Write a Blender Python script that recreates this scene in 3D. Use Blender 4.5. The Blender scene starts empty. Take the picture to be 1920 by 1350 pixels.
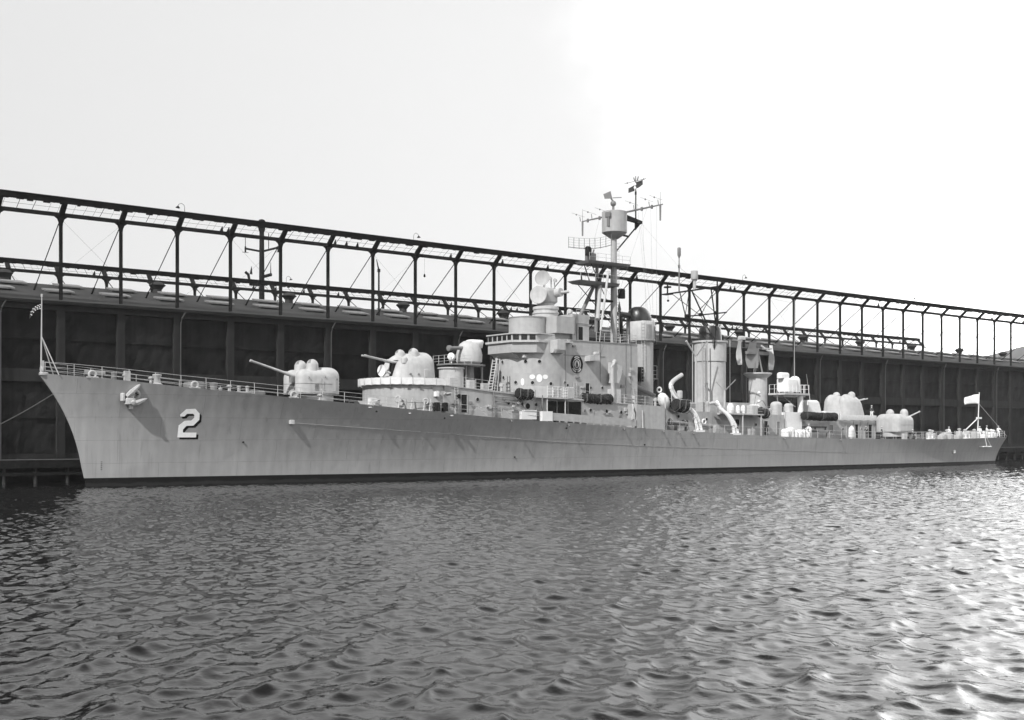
import bpy, bmesh, math, random
import numpy as np
from mathutils import Vector, Matrix
R = math.radians
random.seed(7)
S = bpy.context.scene
COL = S.collection

# ------------------------------------------------------------------ camera
cd = bpy.data.cameras.new('camera')
cam = bpy.data.objects.new('camera', cd); COL.objects.link(cam)
cd.sensor_width = 36.0; cd.sensor_fit = 'HORIZONTAL'
cd.lens = 2200 / 1920 * 36
cd.shift_y = (815 - 675) / 1920
cd.clip_start = 0.5; cd.clip_end = 9000
cam.location = (-34.41, -104.73, 4.6)
cam.rotation_euler = (R(90), 0, -math.atan2(.618, .7862))
S.camera = cam

# ------------------------------------------------------------------ sky and sun
SUN = Vector((-1.0, -.33, .96)).normalized()
el = math.asin(SUN.z); rot = math.atan2(SUN.x, SUN.y)
w = bpy.data.worlds.new('World'); S.world = w; w.use_nodes = True
nt = w.node_tree; N = nt.nodes; Lk = nt.links
N.clear()
out = N.new('ShaderNodeOutputWorld'); bg = N.new('ShaderNodeBackground')
sky = N.new('ShaderNodeTexSky'); sky.sky_type = 'NISHITA'; sky.sun_disc = False
sky.sun_elevation = el; sky.sun_rotation = rot
sky.air_density = 1.5; sky.dust_density = 3.0
bw = N.new('ShaderNodeRGBToBW'); Lk.new(sky.outputs[0], bw.inputs[0])
geo = N.new('ShaderNodeTexCoord')
dot = N.new('ShaderNodeVectorMath'); dot.operation = 'DOT_PRODUCT'
Lk.new(geo.outputs['Generated'], dot.inputs[0]); dot.inputs[1].default_value = (.786, -.618, 0)
def wm(op, a, b=None, clamp=False):
    m = N.new('ShaderNodeMath'); m.operation = op; m.use_clamp = clamp
    for i, v in enumerate((a, b)):
        if v is None: continue
        if isinstance(v, (int, float)): m.inputs[i].default_value = v
        else: Lk.new(v, m.inputs[i])
    return m.outputs[0]
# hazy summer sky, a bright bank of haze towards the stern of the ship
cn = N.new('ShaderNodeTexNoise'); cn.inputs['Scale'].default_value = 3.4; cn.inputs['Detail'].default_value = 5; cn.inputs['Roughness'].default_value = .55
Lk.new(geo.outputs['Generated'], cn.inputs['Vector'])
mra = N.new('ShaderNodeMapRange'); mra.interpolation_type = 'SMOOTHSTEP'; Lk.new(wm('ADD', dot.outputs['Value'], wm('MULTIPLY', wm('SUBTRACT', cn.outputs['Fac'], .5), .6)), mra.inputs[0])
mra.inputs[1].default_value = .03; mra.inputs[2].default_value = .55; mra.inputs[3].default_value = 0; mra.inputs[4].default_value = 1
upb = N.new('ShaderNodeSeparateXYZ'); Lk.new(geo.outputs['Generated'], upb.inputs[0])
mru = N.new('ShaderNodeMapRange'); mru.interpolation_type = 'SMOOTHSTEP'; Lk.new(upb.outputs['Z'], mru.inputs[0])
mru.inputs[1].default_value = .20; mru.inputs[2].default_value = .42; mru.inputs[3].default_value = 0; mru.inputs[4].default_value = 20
# haze bank; glow added above and beside the view to brighten water and hull
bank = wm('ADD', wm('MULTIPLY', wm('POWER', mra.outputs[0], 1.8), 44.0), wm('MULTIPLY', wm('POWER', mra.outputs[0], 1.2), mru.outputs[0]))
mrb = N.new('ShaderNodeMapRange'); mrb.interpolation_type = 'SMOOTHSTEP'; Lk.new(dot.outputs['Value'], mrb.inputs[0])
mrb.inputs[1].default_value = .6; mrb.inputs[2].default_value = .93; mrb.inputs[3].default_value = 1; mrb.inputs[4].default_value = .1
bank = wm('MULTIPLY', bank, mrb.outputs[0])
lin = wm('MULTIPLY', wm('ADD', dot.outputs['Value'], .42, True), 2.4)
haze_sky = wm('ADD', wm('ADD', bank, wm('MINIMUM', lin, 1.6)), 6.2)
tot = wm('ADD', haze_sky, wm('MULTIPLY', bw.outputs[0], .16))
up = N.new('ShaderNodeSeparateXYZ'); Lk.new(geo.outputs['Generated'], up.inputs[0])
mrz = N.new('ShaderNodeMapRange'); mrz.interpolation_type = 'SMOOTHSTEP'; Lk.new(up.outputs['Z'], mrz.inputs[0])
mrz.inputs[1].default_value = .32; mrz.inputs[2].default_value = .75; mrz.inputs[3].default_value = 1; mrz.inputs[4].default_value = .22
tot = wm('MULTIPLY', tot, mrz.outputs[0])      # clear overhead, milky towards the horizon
dotf = N.new('ShaderNodeVectorMath'); dotf.operation = 'DOT_PRODUCT'; Lk.new(geo.outputs['Generated'], dotf.inputs[0]); dotf.inputs[1].default_value = (.618, .786, 0)
mrf = N.new('ShaderNodeMapRange'); mrf.interpolation_type = 'SMOOTHSTEP'; Lk.new(dotf.outputs['Value'], mrf.inputs[0])
mrf.inputs[1].default_value = -.7; mrf.inputs[2].default_value = .6; mrf.inputs[3].default_value = .42; mrf.inputs[4].default_value = 1
tot = wm('MULTIPLY', tot, mrf.outputs[0])      # added dimming of the unseen seaward sky, deepens shade on the near faces
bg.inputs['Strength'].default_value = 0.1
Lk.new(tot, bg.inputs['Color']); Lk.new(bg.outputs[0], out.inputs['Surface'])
sl = bpy.data.lights.new('sun', 'SUN'); sl.energy = 5.0; sl.angle = R(0.5); sl.color = (1, .995, .985)
so = bpy.data.objects.new('sun', sl); COL.objects.link(so)
so.rotation_euler = (-SUN).to_track_quat('-Z', 'Y').to_euler()
so.location = (-60, -60, 80)
S.view_settings.view_transform = 'Standard'; S.view_settings.look = 'None'
S.view_settings.exposure = .25; S.view_settings.gamma = 1
S.cycles.max_bounces = 6; S.cycles.diffuse_bounces = 2; S.cycles.glossy_bounces = 3
S.cycles.volume_bounces = 0; S.cycles.use_denoising = True

# ------------------------------------------------------------------ materials
def mat(name, base, rough=.6, amt=.12, scale=1.5, bump=.0, bscale=4, streak=0.0, spec=.5, metal=0, vary=0):
    m = bpy.data.materials.new(name); m.use_nodes = True
    t = m.node_tree; n = t.nodes; l = t.links
    b = n['Principled BSDF']; b.inputs['Roughness'].default_value = rough
    b.inputs['Metallic'].default_value = metal; b.inputs['Specular IOR Level'].default_value = spec
    tc = n.new('ShaderNodeTexCoord')
    nz = n.new('ShaderNodeTexNoise'); nz.inputs['Scale'].default_value = scale; nz.inputs['Detail'].default_value = 6
    l.new(tc.outputs['Object'], nz.inputs['Vector'])
    val = nz.outputs['Fac']
    if streak:
        mp = n.new('ShaderNodeMapping'); mp.inputs['Scale'].default_value = (2.2, 2.2, .12)
        l.new(tc.outputs['Object'], mp.inputs['Vector'])
        n2 = n.new('ShaderNodeTexNoise'); n2.inputs['Scale'].default_value = 1.0; n2.inputs['Detail'].default_value = 5
        l.new(mp.outputs[0], n2.inputs['Vector'])
        mx = n.new('ShaderNodeMix'); mx.inputs[0].default_value = streak
        l.new(val, mx.inputs[2]); l.new(n2.outputs['Fac'], mx.inputs[3]); val = mx.outputs[0]
    mr = n.new('ShaderNodeMapRange'); mr.inputs[1].default_value = .25; mr.inputs[2].default_value = .75
    mr.inputs[3].default_value = base * (1 - amt); mr.inputs[4].default_value = base * (1 + amt)
    l.new(val, mr.inputs[0])
    if vary:
        oi = n.new('ShaderNodeObjectInfo'); v = n.new('ShaderNodeMapRange'); v.inputs[3].default_value = 1 - vary; v.inputs[4].default_value = 1 + vary
        l.new(oi.outputs['Random'], v.inputs[0]); x = n.new('ShaderNodeMath'); x.operation = 'MULTIPLY'
        l.new(mr.outputs[0], x.inputs[0]); l.new(v.outputs[0], x.inputs[1]); l.new(x.outputs[0], b.inputs['Base Color'])
    else: l.new(mr.outputs[0], b.inputs['Base Color'])
    if bump:
        n3 = n.new('ShaderNodeTexNoise'); n3.inputs['Scale'].default_value = bscale; n3.inputs['Detail'].default_value = 4
        l.new(tc.outputs['Object'], n3.inputs['Vector'])
        bp = n.new('ShaderNodeBump'); bp.inputs['Strength'].default_value = bump; bp.inputs['Distance'].default_value = .1
        l.new(n3.outputs['Fac'], bp.inputs['Height']); l.new(bp.outputs[0], b.inputs['Normal'])
    return m

GREY = mat('haze_grey_paint', .32, .6, .20, 1.6, .15, 1.2, streak=.5, spec=.3)
GREYD = mat('darker_grey_paint', .15, .6, .2, 1.5, .1, 2, streak=.5)
WHITE = mat('white_paint', .66, .5, .06, 2, .05, 3)
LGREY = mat('light_grey_paint', .39, .6, .22, 1.8, .15, 2, streak=.5, spec=.3)
BLACK = mat('black_paint', .006, .6, .3, 3, spec=.12)
DARK = mat('dark_steel', .012, .7, .4, 3, spec=.12)
DECK = mat('deck_grey', .06, .85, .2, 3, spec=.1)
CANVAS = mat('canvas', .62, .9, .10, 3, .35, 2.0)
NET = mat('net_cork', .028, .95, .7, 9, .8, 9, spec=.05)
GLASS = mat('window_glass', .02, .08, .2, 1)
ROPE = mat('rope', .06, .9, .3, 8)
SKIN = mat('skin', .38, .6, .1, 8)
UNI = mat('white_uniform', .78, .8, .06, 6)
NAVYC = mat('dark_dungarees', .05, .85, .2, 8)
HAIR = mat('dark_hair', .03, .6, .2, 20)
FLAGD = mat('dark_flag_cloth', .035, .9, .15, 6)
FLAGW = mat('white_flag_cloth', .8, .9, .05, 6)
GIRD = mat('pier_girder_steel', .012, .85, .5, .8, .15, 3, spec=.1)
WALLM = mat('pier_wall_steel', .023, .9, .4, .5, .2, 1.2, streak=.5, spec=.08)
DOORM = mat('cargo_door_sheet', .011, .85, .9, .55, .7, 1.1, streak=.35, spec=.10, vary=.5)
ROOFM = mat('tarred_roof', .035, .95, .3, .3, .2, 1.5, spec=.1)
HATCHM = mat('skylight_cover', .14, .85, .25, 1)
PILEM = mat('timber_pile', .014, .9, .6, 1.2, .6, 3, streak=.5, spec=.1)
PILEW = mat('weathered_pile', .035, .9, .6, 1.2, .6, 3, streak=.5, spec=.1)
CONC = mat('pier_concrete', .05, .9, .3, .8, .2, 3)
PIPE = mat('rain_pipe_zinc', .03, .7, .4, 1)
HILLM = mat('hill_scrub', .06, .95, .4, .02)

# hull paint: welded plating, slight oil canning, soft dirt
def hull_material():
    m = mat('hull_grey_paint', .28, .6, .12, .45, 0, 1, streak=.55, spec=.3)
    t = m.node_tree; n = t.nodes; l = t.links
    b = n['Principled BSDF']; tc = n.new('ShaderNodeTexCoord')
    mp = n.new('ShaderNodeMapping'); mp.inputs['Rotation'].default_value = (R(90), 0, 0)
    l.new(tc.outputs['Object'], mp.inputs['Vector'])
    br = n.new('ShaderNodeTexBrick'); br.inputs['Scale'].default_value = 1
    br.inputs['Brick Width'].default_value = 7.3; br.inputs['Row Height'].default_value = 2.05
    br.inputs['Mortar Size'].default_value = .022; br.inputs['Mortar Smooth'].default_value = .6
    for k in ('Color1', 'Color2'): br.inputs[k].default_value = (1, 1, 1, 1)
    br.inputs['Mortar'].default_value = (0, 0, 0, 1)
    l.new(mp.outputs[0], br.inputs['Vector'])
    # frames showing through the plating every 1.2 m
    wv = n.new('ShaderNodeTexWave'); wv.inputs['Scale'].default_value = .26; wv.bands_direction = 'X'
    wv.inputs['Distortion'].default_value = .4
    l.new(tc.outputs['Object'], wv.inputs['Vector'])
    nz = n.new('ShaderNodeTexNoise'); nz.inputs['Scale'].default_value = .55; nz.inputs['Detail'].default_value = 3
    l.new(tc.outputs['Object'], nz.inputs['Vector'])
    a1 = n.new('ShaderNodeMath'); a1.operation = 'MULTIPLY'; a1.inputs[1].default_value = .012; l.new(wv.outputs['Fac'], a1.inputs[0])
    a2 = n.new('ShaderNodeMath'); a2.operation = 'MULTIPLY_ADD'; a2.inputs[1].default_value = .042
    l.new(nz.outputs['Fac'], a2.inputs[0]); l.new(a1.outputs[0], a2.inputs[2])
    a3 = n.new('ShaderNodeMath'); a3.operation = 'MULTIPLY_ADD'; a3.inputs[1].default_value = .012
    l.new(br.outputs['Fac'], a3.inputs[0]); l.new(a2.outputs[0], a3.inputs[2])
    # seams a little darker, patches of newer paint, thin streaks
    col = [x for x in l if x.to_socket == b.inputs['Base Color']][0].from_socket
    pt = n.new('ShaderNodeTexNoise'); pt.inputs['Scale'].default_value = .16; pt.inputs['Detail'].default_value = 2
    l.new(mp.outputs[0], pt.inputs['Vector'])
    ms = n.new('ShaderNodeMapping'); ms.inputs['Scale'].default_value = (3.0, 3.0, .10); l.new(tc.outputs['Object'], ms.inputs['Vector'])
    ns = n.new('ShaderNodeTexNoise'); ns.inputs['Scale'].default_value = 1; ns.inputs['Detail'].default_value = 6; l.new(ms.outputs[0], ns.inputs['Vector'])
    def mr(src, a, bb, c, d):
        q = n.new('ShaderNodeMapRange'); q.inputs[1].default_value = a; q.inputs[2].default_value = bb; q.inputs[3].default_value = c; q.inputs[4].default_value = d
        l.new(src, q.inputs[0]); return q.outputs[0]
    def mul(x, y):
        q = n.new('ShaderNodeMath'); q.operation = 'MULTIPLY'; l.new(x, q.inputs[0]); l.new(y, q.inputs[1]); return q.outputs[0]
    f = mul(mr(br.outputs['Fac'], 0, 1, 1, .80), mul(mr(pt.outputs['Fac'], .52, .56, 1, 1.07), mr(ns.outputs['Fac'], .60, .78, 1, .80)))
    l.new(mul(col, f), b.inputs['Base Color'])
    bp = n.new('ShaderNodeBump'); bp.inputs['Strength'].default_value = .9; bp.inputs['Distance'].default_value = 1.0
    l.new(a3.outputs[0], bp.inputs['Height']); l.new(bp.outputs[0], b.inputs['Normal'])
    return m
HULL = hull_material()
BOOT = mat('boot_topping_paint', .006, .6, .3, 3, spec=.12)
def scum(m):
    t = m.node_tree; n = t.nodes; l = t.links; b = n['Principled BSDF']; tc = n.new('ShaderNodeTexCoord')
    col = [x for x in l if x.to_socket == b.inputs['Base Color']][0].from_socket
    sx = n.new('ShaderNodeSeparateXYZ'); l.new(tc.outputs['Object'], sx.inputs[0])
    nz = n.new('ShaderNodeTexNoise'); nz.inputs['Scale'].default_value = .8; nz.inputs['Detail'].default_value = 7; l.new(tc.outputs['Object'], nz.inputs['Vector'])
    a = n.new('ShaderNodeMath'); a.operation = 'MULTIPLY_ADD'; a.inputs[1].default_value = -.5; l.new(nz.outputs['Fac'], a.inputs[0]); l.new(sx.outputs['Z'], a.inputs[2])
    q = n.new('ShaderNodeMapRange'); q.inputs[1].default_value = -.02; q.inputs[2].default_value = .06; q.inputs[3].default_value = .012; q.inputs[4].default_value = 0; l.new(a.outputs[0], q.inputs[0])
    x = n.new('ShaderNodeMath'); x.operation = 'ADD'; l.new(col, x.inputs[0]); l.new(q.outputs[0], x.inputs[1]); l.new(x.outputs[0], b.inputs['Base Color'])
scum(BOOT)

CAPM = mat('funnel_black', .010, .38, .4, 2, .2, 3)
# ------------------------------------------------------------------ mesh builder
def V(*a): return Vector(a)
class M:
    def __init__(s): s.v = []; s.f = []; s.sm = []
    def add(s, vs, fs, smooth=False):
        o = len(s.v); s.v += [Vector(x) for x in vs]
        for f in fs: s.f.append([o + i for i in f]); s.sm.append(smooth)
        return s
    def box(s, x0, x1, y0, y1, z0, z1):
        if x0 > x1: x0, x1 = x1, x0
        if y0 > y1: y0, y1 = y1, y0
        if z0 > z1: z0, z1 = z1, z0
        return s.add([(x0, y0, z0), (x1, y0, z0), (x1, y1, z0), (x0, y1, z0), (x0, y0, z1), (x1, y0, z1), (x1, y1, z1), (x0, y1, z1)],
                     [(3, 2, 1, 0), (4, 5, 6, 7), (0, 1, 5, 4), (1, 2, 6, 5), (2, 3, 7, 6), (3, 0, 4, 7)])
    def rings(s, rs, cap0=True, cap1=True, smooth=True, closed=True):
        n = len(rs[0]); vs = [p for r in rs for p in r]; fs = []
        for k in range(len(rs) - 1):
            for i in range(n if closed else n - 1):
                j = (i + 1) % n
                fs.append((k * n + i, k * n + j, (k + 1) * n + j, (k + 1) * n + i))
        if cap0: fs.append(tuple(range(n))[::-1])
        if cap1: fs.append(tuple((len(rs) - 1) * n + i for i in range(n)))
        return s.add(vs, fs, smooth)
    def frame(s, d):
        d = Vector(d).normalized(); u = d.orthogonal() if abs(d.z) < .95 else Vector((1, 0, 0))
        if abs(d.z) < .95: u = Vector((0, 0, 1)).cross(d)
        u = (u - d * u.dot(d)).normalized(); return u, d.cross(u)
    def cyl(s, a, b, r0, r1=None, n=10, cap=True):
        a = Vector(a); b = Vector(b); r1 = r0 if r1 is None else r1; u, v = s.frame(b - a)
        def rg(c, r): return [c + (u * math.cos(2 * math.pi * i / n) + v * math.sin(2 * math.pi * i / n)) * r for i in range(n)]
        return s.rings([rg(a, r0), rg(b, r1)], cap, cap)
    def tube(s, pts, r, n=6):
        pts = [Vector(p) for p in pts]; rs = []
        for i, p in enumerate(pts):
            d = pts[min(i + 1, len(pts) - 1)] - pts[max(i - 1, 0)]; u, v = s.frame(d)
            rr = r[i] if isinstance(r, (list, tuple)) else r
            rs.append([p + (u * math.cos(2 * math.pi * k / n) + v * math.sin(2 * math.pi * k / n)) * rr for k in range(n)])
        return s.rings(rs)
    def lathe(s, prof, c=(0, 0, 0), n=24, axis='Z'):
        c = Vector(c); rs = []
        for r, z in prof:
            q = []
            for i in range(n):
                a = 2 * math.pi * i / n
                p = (r * math.cos(a), r * math.sin(a), z)
                if axis == 'X': p = (z, p[0], p[1])
                if axis == 'Y': p = (p[0], -z, p[1])
                q.append(c + Vector(p))
            rs.append(q)
        return s.rings(rs)
    def dirlathe(s, prof, c, d, n=20):
        c = Vector(c); d = Vector(d).normalized(); u, v = s.frame(d)
        return s.rings([[c + d * z + (u * math.cos(2 * math.pi * i / n) + v * math.sin(2 * math.pi * i / n)) * r for i in range(n)] for r, z in prof])
    def sphere(s, c, r, n=12, m=8):
        rx, ry, rz = (r, r, r) if isinstance(r, (int, float)) else r
        return s.rings([[Vector(c) + V(rx * math.sin(t) * math.cos(2 * math.pi * i / n), ry * math.sin(t) * math.sin(2 * math.pi * i / n), -rz * math.cos(t))
                         for i in range(n)] for t in [math.pi * (k + .02) / (m + .04) for k in range(m + 1)]])
    def torus(s, c, d, Rr, r, n=20, m=8):
        c = Vector(c); u, v = s.frame(d); d = Vector(d).normalized(); vs = []; fs = []
        for i in range(n):
            a = 2 * math.pi * i / n; e = u * math.cos(a) + v * math.sin(a)
            for k in range(m):
                b = 2 * math.pi * k / m; vs.append(c + e * (Rr + r * math.cos(b)) + d * (r * math.sin(b)))
        for i in range(n):
            for k in range(m):
                fs.append((i * m + k, ((i + 1) % n) * m + k, ((i + 1) % n) * m + (k + 1) % m, i * m + (k + 1) % m))
        return s.add(vs, fs, True)
    def prism(s, poly, z0, z1, smooth=False):
        f0 = z0 if callable(z0) else (lambda x, y: z0); f1 = z1 if callable(z1) else (lambda x, y: z1)
        return s.rings([[V(x, y, f0(x, y)) for x, y in poly], [V(x, y, f1(x, y)) for x, y in poly]], True, True, smooth)
    def blob(s, x0, x1, y0, y1, z0, z1, e=4.0, rt=.7, shear=0.0, taper=0.0, n=28, rb=0.0, k=6):
        cx, cy, hx, hy = (x0 + x1) / 2, (y0 + y1) / 2, (x1 - x0) / 2, (y1 - y0) / 2; rs = []
        lv = [(z0, rb)] + ([(z0 + rb, 0)] if rb else []) + [(z1 - rt + rt * math.sin(a), rt * (1 - math.cos(a))) for a in [math.pi / 2 * i / k for i in range(k + 1)]]
        for z, ins in lv:
            f = (z - z0) / (z1 - z0); q = []
            tx = max(hx * (1 - taper * f) - ins, .02); ty = max(hy * (1 - taper * f) - ins, .02)
            for i in range(n):
                a = 2 * math.pi * (i + .5) / n; ca, sa = math.cos(a), math.sin(a)
                q.append(V(cx + shear * f * f + tx * math.copysign(abs(ca) ** (2 / e), ca), cy + ty * math.copysign(abs(sa) ** (2 / e), sa), z))
            rs.append(q)
        return s.rings(rs)

def edges_sharp(me, ang=38):
    bm = bmesh.new(); bm.from_mesh(me)
    bmesh.ops.recalc_face_normals(bm, faces=bm.faces)
    c = math.radians(ang)
    for e in bm.edges:
        if len(e.link_faces) == 2 and e.calc_face_angle(0) > c: e.smooth = False
    bm.to_mesh(me); bm.free()

WORLD = {}
def wl(o): return WORLD.get(o.name, Vector((0, 0, 0)))
def build(name, m, mt, parent=None, origin=None, local=False, sharp=True):
    if local: c = Vector((0, 0, 0))
    elif origin is not None: c = Vector(origin)
    else:
        xs = [v.x for v in m.v]; ys = [v.y for v in m.v]; zs = [v.z for v in m.v]
        c = V((min(xs) + max(xs)) / 2, (min(ys) + max(ys)) / 2, min(zs))
    me = bpy.data.meshes.new(name)
    me.from_pydata([tuple(v - c) for v in m.v], [], m.f)
    me.polygons.foreach_set('use_smooth', m.sm)
    if sharp: edges_sharp(me)
    me.materials.append(mt)
    o = bpy.data.objects.new(name, me); COL.objects.link(o)
    if local: o.parent = parent
    else:
        WORLD[o.name] = c
        if parent is not None: o.parent = parent; o.location = c - wl(parent)
        else: o.location = c
    return o
def tag(o, label=None, cat=None, group=None, kind=None):
    if label: o['label'] = label
    if cat: o['category'] = cat
    if group: o['group'] = group
    if kind: o['kind'] = kind
    return o
def empty(name, loc, label, cat, group=None):
    o = bpy.data.objects.new(name, None); COL.objects.link(o); o.location = loc
    o.empty_display_size = .5
    WORLD[o.name] = Vector(loc); return tag(o, label, cat, group)
def dup(o, loc, rotz=0, parent=None):
    c = o.copy(); COL.objects.link(c); c.location = loc; c.rotation_euler = (0, 0, rotz); c.parent = parent
    for k in ('label', 'category', 'group'):
        if k in c: del c[k]
    for ch in list(o.children):
        d = ch.copy(); COL.objects.link(d); d.parent = c
        for g in list(ch.children):
            e = g.copy(); COL.objects.link(e); e.parent = d
    return c
def cubic(xs, ys):
    xs = np.array(xs, float); ys = np.array(ys, float); d = np.gradient(ys, xs)
    def f(x):
        x = min(max(x, xs[0]), xs[-1]); i = int(min(max(np.searchsorted(xs, x) - 1, 0), len(xs) - 2))
        h = xs[i + 1] - xs[i]; t = (x - xs[i]) / h
        return float((2 * t**3 - 3 * t * t + 1) * ys[i] + (t**3 - 2 * t * t + t) * h * d[i] + (-2 * t**3 + 3 * t * t) * ys[i + 1] + (t**3 - t * t) * h * d[i + 1])
    return f

# ------------------------------------------------------------------ water
def smooth(a, b, x): t = np.clip((x - a) / (b - a), 0, 1); return t * t * (3 - 2 * t)
def water():
    xs = np.concatenate([[-650, -400, -200, -120], np.linspace(-80, -36, 40), np.arange(-35.5, 20, .095), np.arange(20, 80, .15), np.arange(80, 200, .28), np.linspace(202, 330, 60), [420, 700, 1500, 2900]])
    ys = np.concatenate([[-650, -400, -220, -150], np.arange(-118, -101, .4), np.arange(-101, -64, .095), np.arange(-64, -30, .13), np.arange(-30, 1, .17), np.linspace(2, 60, 20), [120, 400, 900, 1480]])
    X, Y = np.meshgrid(xs, ys); Z = np.zeros_like(X); DX = np.zeros_like(X); DY = np.zeros_like(X)
    rg = np.random.RandomState(5)
    fade = smooth(-90, -40, X) * smooth(340, 230, X) * smooth(-125, -104, Y) * smooth(60, 0, Y)
    for i in range(84):
        lam = .36 * (2.6 / .36) ** (rg.rand() ** 1.15); k = 2 * math.pi / lam
        th = R(-35) + rg.randn() * .75
        amp = .0045 * lam ** .95 * (.5 + rg.rand())
        if lam > 1.6: amp *= .7
        a0 = k * (math.cos(th) * X + math.sin(th) * Y) + rg.rand() * 6.283
        patch = .55 + .75 * (.5 + .5 * np.sin(X * rg.uniform(.05, .22) + Y * rg.uniform(-.2, .2) + rg.rand() * 6.28))
        Z += amp * patch * np.cos(a0); q = 1.3 * amp * patch
        DX -= q * math.cos(th) * np.sin(a0); DY -= q * math.sin(th) * np.sin(a0)
    calm = 1 - .62 * np.exp(-((Y + 7) / 14.0) ** 2) * smooth(-4, 20, X + 0 * Y)
    f = fade * calm
    co = np.stack([X + DX * f, Y + DY * f, Z * f], -1).reshape(-1, 3)
    ny, nx = X.shape; idx = np.arange(nx * ny).reshape(ny, nx)
    q = np.stack([idx[:-1, :-1], idx[:-1, 1:], idx[1:, 1:], idx[1:, :-1]], -1).reshape(-1, 4)
    me = bpy.data.meshes.new('water'); nf = len(q)
    me.vertices.add(len(co)); me.vertices.foreach_set('co', co.astype(np.float32).ravel())
    me.loops.add(nf * 4); me.loops.foreach_set('vertex_index', q.astype(np.int32).ravel())
    me.polygons.add(nf); me.polygons.foreach_set('loop_start', np.arange(0, nf * 4, 4, dtype=np.int32))
    me.polygons.foreach_set('use_smooth', np.ones(nf, bool))
    me.update(calc_edges=True)
    m = bpy.data.materials.new('harbour_water'); m.use_nodes = True; t = m.node_tree; n = t.nodes; l = t.links
    b = n['Principled BSDF']; b.inputs['Base Color'].default_value = (.006, .006, .006, 1)
    b.inputs['Roughness'].default_value = .06; b.inputs['IOR'].default_value = 1.34; b.inputs['Specular IOR Level'].default_value = .5
    tc = n.new('ShaderNodeTexCoord')
    hs = None
    for sc, am in ((3.6, .010), (9.0, .003)):
        nz = n.new('ShaderNodeTexNoise'); nz.inputs['Scale'].default_value = sc; nz.inputs['Detail'].default_value = 3
        l.new(tc.outputs['Object'], nz.inputs['Vector'])
        a = n.new('ShaderNodeMath'); a.operation = 'MULTIPLY_ADD'; a.inputs[1].default_value = am
        l.new(nz.outputs['Fac'], a.inputs[0])
        if hs is None: a.inputs[2].default_value = 0
        else: l.new(hs, a.inputs[2])
        hs = a.outputs[0]
    bp = n.new('ShaderNodeBump'); bp.inputs['Strength'].default_value = 1; bp.inputs['Distance'].default_value = 1
    l.new(hs, bp.inputs['Height']); l.new(bp.outputs[0], b.inputs['Normal'])
    me.materials.append(m)
    o = bpy.data.objects.new('water', me); COL.objects.link(o)
    tag(o, 'rippled dark harbour water alongside the grey warship', 'water', kind='structure')
water()

# ------------------------------------------------------------------ far hill
hm = M()
hp = cubic([2600, 2750, 2900, 3100, 3400, 3900], [0, 70, 190, 300, 330, 200])
rr = []
for i in range(41):
    t = i / 40; x = 1590 + 900 * t
    h = 40 + 150 * (1 - math.exp(-t * 5)) + 10 * math.sin(t * 37) + 5 * math.sin(t * 91)
    rr.append([V(x, 640, 0), V(x, 760, h * .7), V(x, 840, h), V(x, 1000, h * .8), V(x, 1200, 0)])
hm.rings(rr, True, True, True, closed=False)
tag(build('hills', hm, HILLM), 'pale far hill rising behind the far end of the pier', 'hill', kind='structure')

# ------------------------------------------------------------------ the pier
TW = 16.4; EAVE = 18.1; RIDGE_T = 33.2; RIDGE = 21.75; BACK = 50.0; X0, X1 = -24.5, 235.0
POST0 = 2.94; BAY = 6.1
PX = [POST0 + BAY * k for k in range(-4, 38)]
pd = empty('pier', (100, 12, 0), 'dark timber pier deck on piles running along behind the warship', 'pier')
build('deck', M().box(X0 - 3, X1 + 3, 10.0, 53, 1.75, 2.15), CONC, pd)
build('fender_beam', M().box(X0 - 3, X1 + 3, 9.72, 9.97, 1.45, 2.22), PILEM, pd)
build('waling', M().box(X0 - 3, X1 + 3, 9.80, 10.0, .75, 1.05), PILEM, pd)
pl = M().cyl((0, 0, -2.5), (0, 0, 1.74), .19, .17, n=9)
base = None
x = X0
while x < X1 and True:
    if base is None:
        base = build('pile', pl, PILEW, pd, local=True)
    o = base if base.location.length == 0 else base.copy()
    if o is not base: COL.objects.link(o)
    o.location = V(x + random.uniform(-.08, .08), 9.78 + .25, 0) - wl(pd); x += 2.9
bb = M()
for k in range(40): bb.box(X0 + k * 6.6, X0 + k * 6.6 + 6.2, 11.5, 11.7, -2, 1.74)
build('sheet_wall', M().box(X0 - 2, X1 + 2, 14.6, 14.9, -2, 1.74), DARK, pd)

shed = empty('pier_shed', (100, 33, 2.15), 'long black two-storey cargo shed with low gabled roof on the pier', 'shed')
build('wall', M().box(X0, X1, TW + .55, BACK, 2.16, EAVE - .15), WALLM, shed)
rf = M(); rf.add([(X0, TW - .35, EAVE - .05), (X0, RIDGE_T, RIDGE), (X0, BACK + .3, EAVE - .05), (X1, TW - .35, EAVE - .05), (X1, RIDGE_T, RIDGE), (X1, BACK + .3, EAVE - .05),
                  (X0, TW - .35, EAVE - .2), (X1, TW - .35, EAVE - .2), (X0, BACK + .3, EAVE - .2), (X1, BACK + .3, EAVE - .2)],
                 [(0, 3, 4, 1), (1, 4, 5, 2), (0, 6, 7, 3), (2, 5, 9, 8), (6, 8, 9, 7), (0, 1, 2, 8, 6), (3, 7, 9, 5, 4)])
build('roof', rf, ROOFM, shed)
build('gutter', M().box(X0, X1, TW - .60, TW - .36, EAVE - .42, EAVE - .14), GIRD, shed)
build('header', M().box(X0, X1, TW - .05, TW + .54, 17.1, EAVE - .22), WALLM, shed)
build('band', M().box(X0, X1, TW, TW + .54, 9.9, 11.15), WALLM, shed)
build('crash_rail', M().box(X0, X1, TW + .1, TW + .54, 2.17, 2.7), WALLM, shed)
pil = build('pilaster', M().box(-.40, .40, -.12, .60, 0, 14.94), WALLM, shed, local=True)
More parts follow.
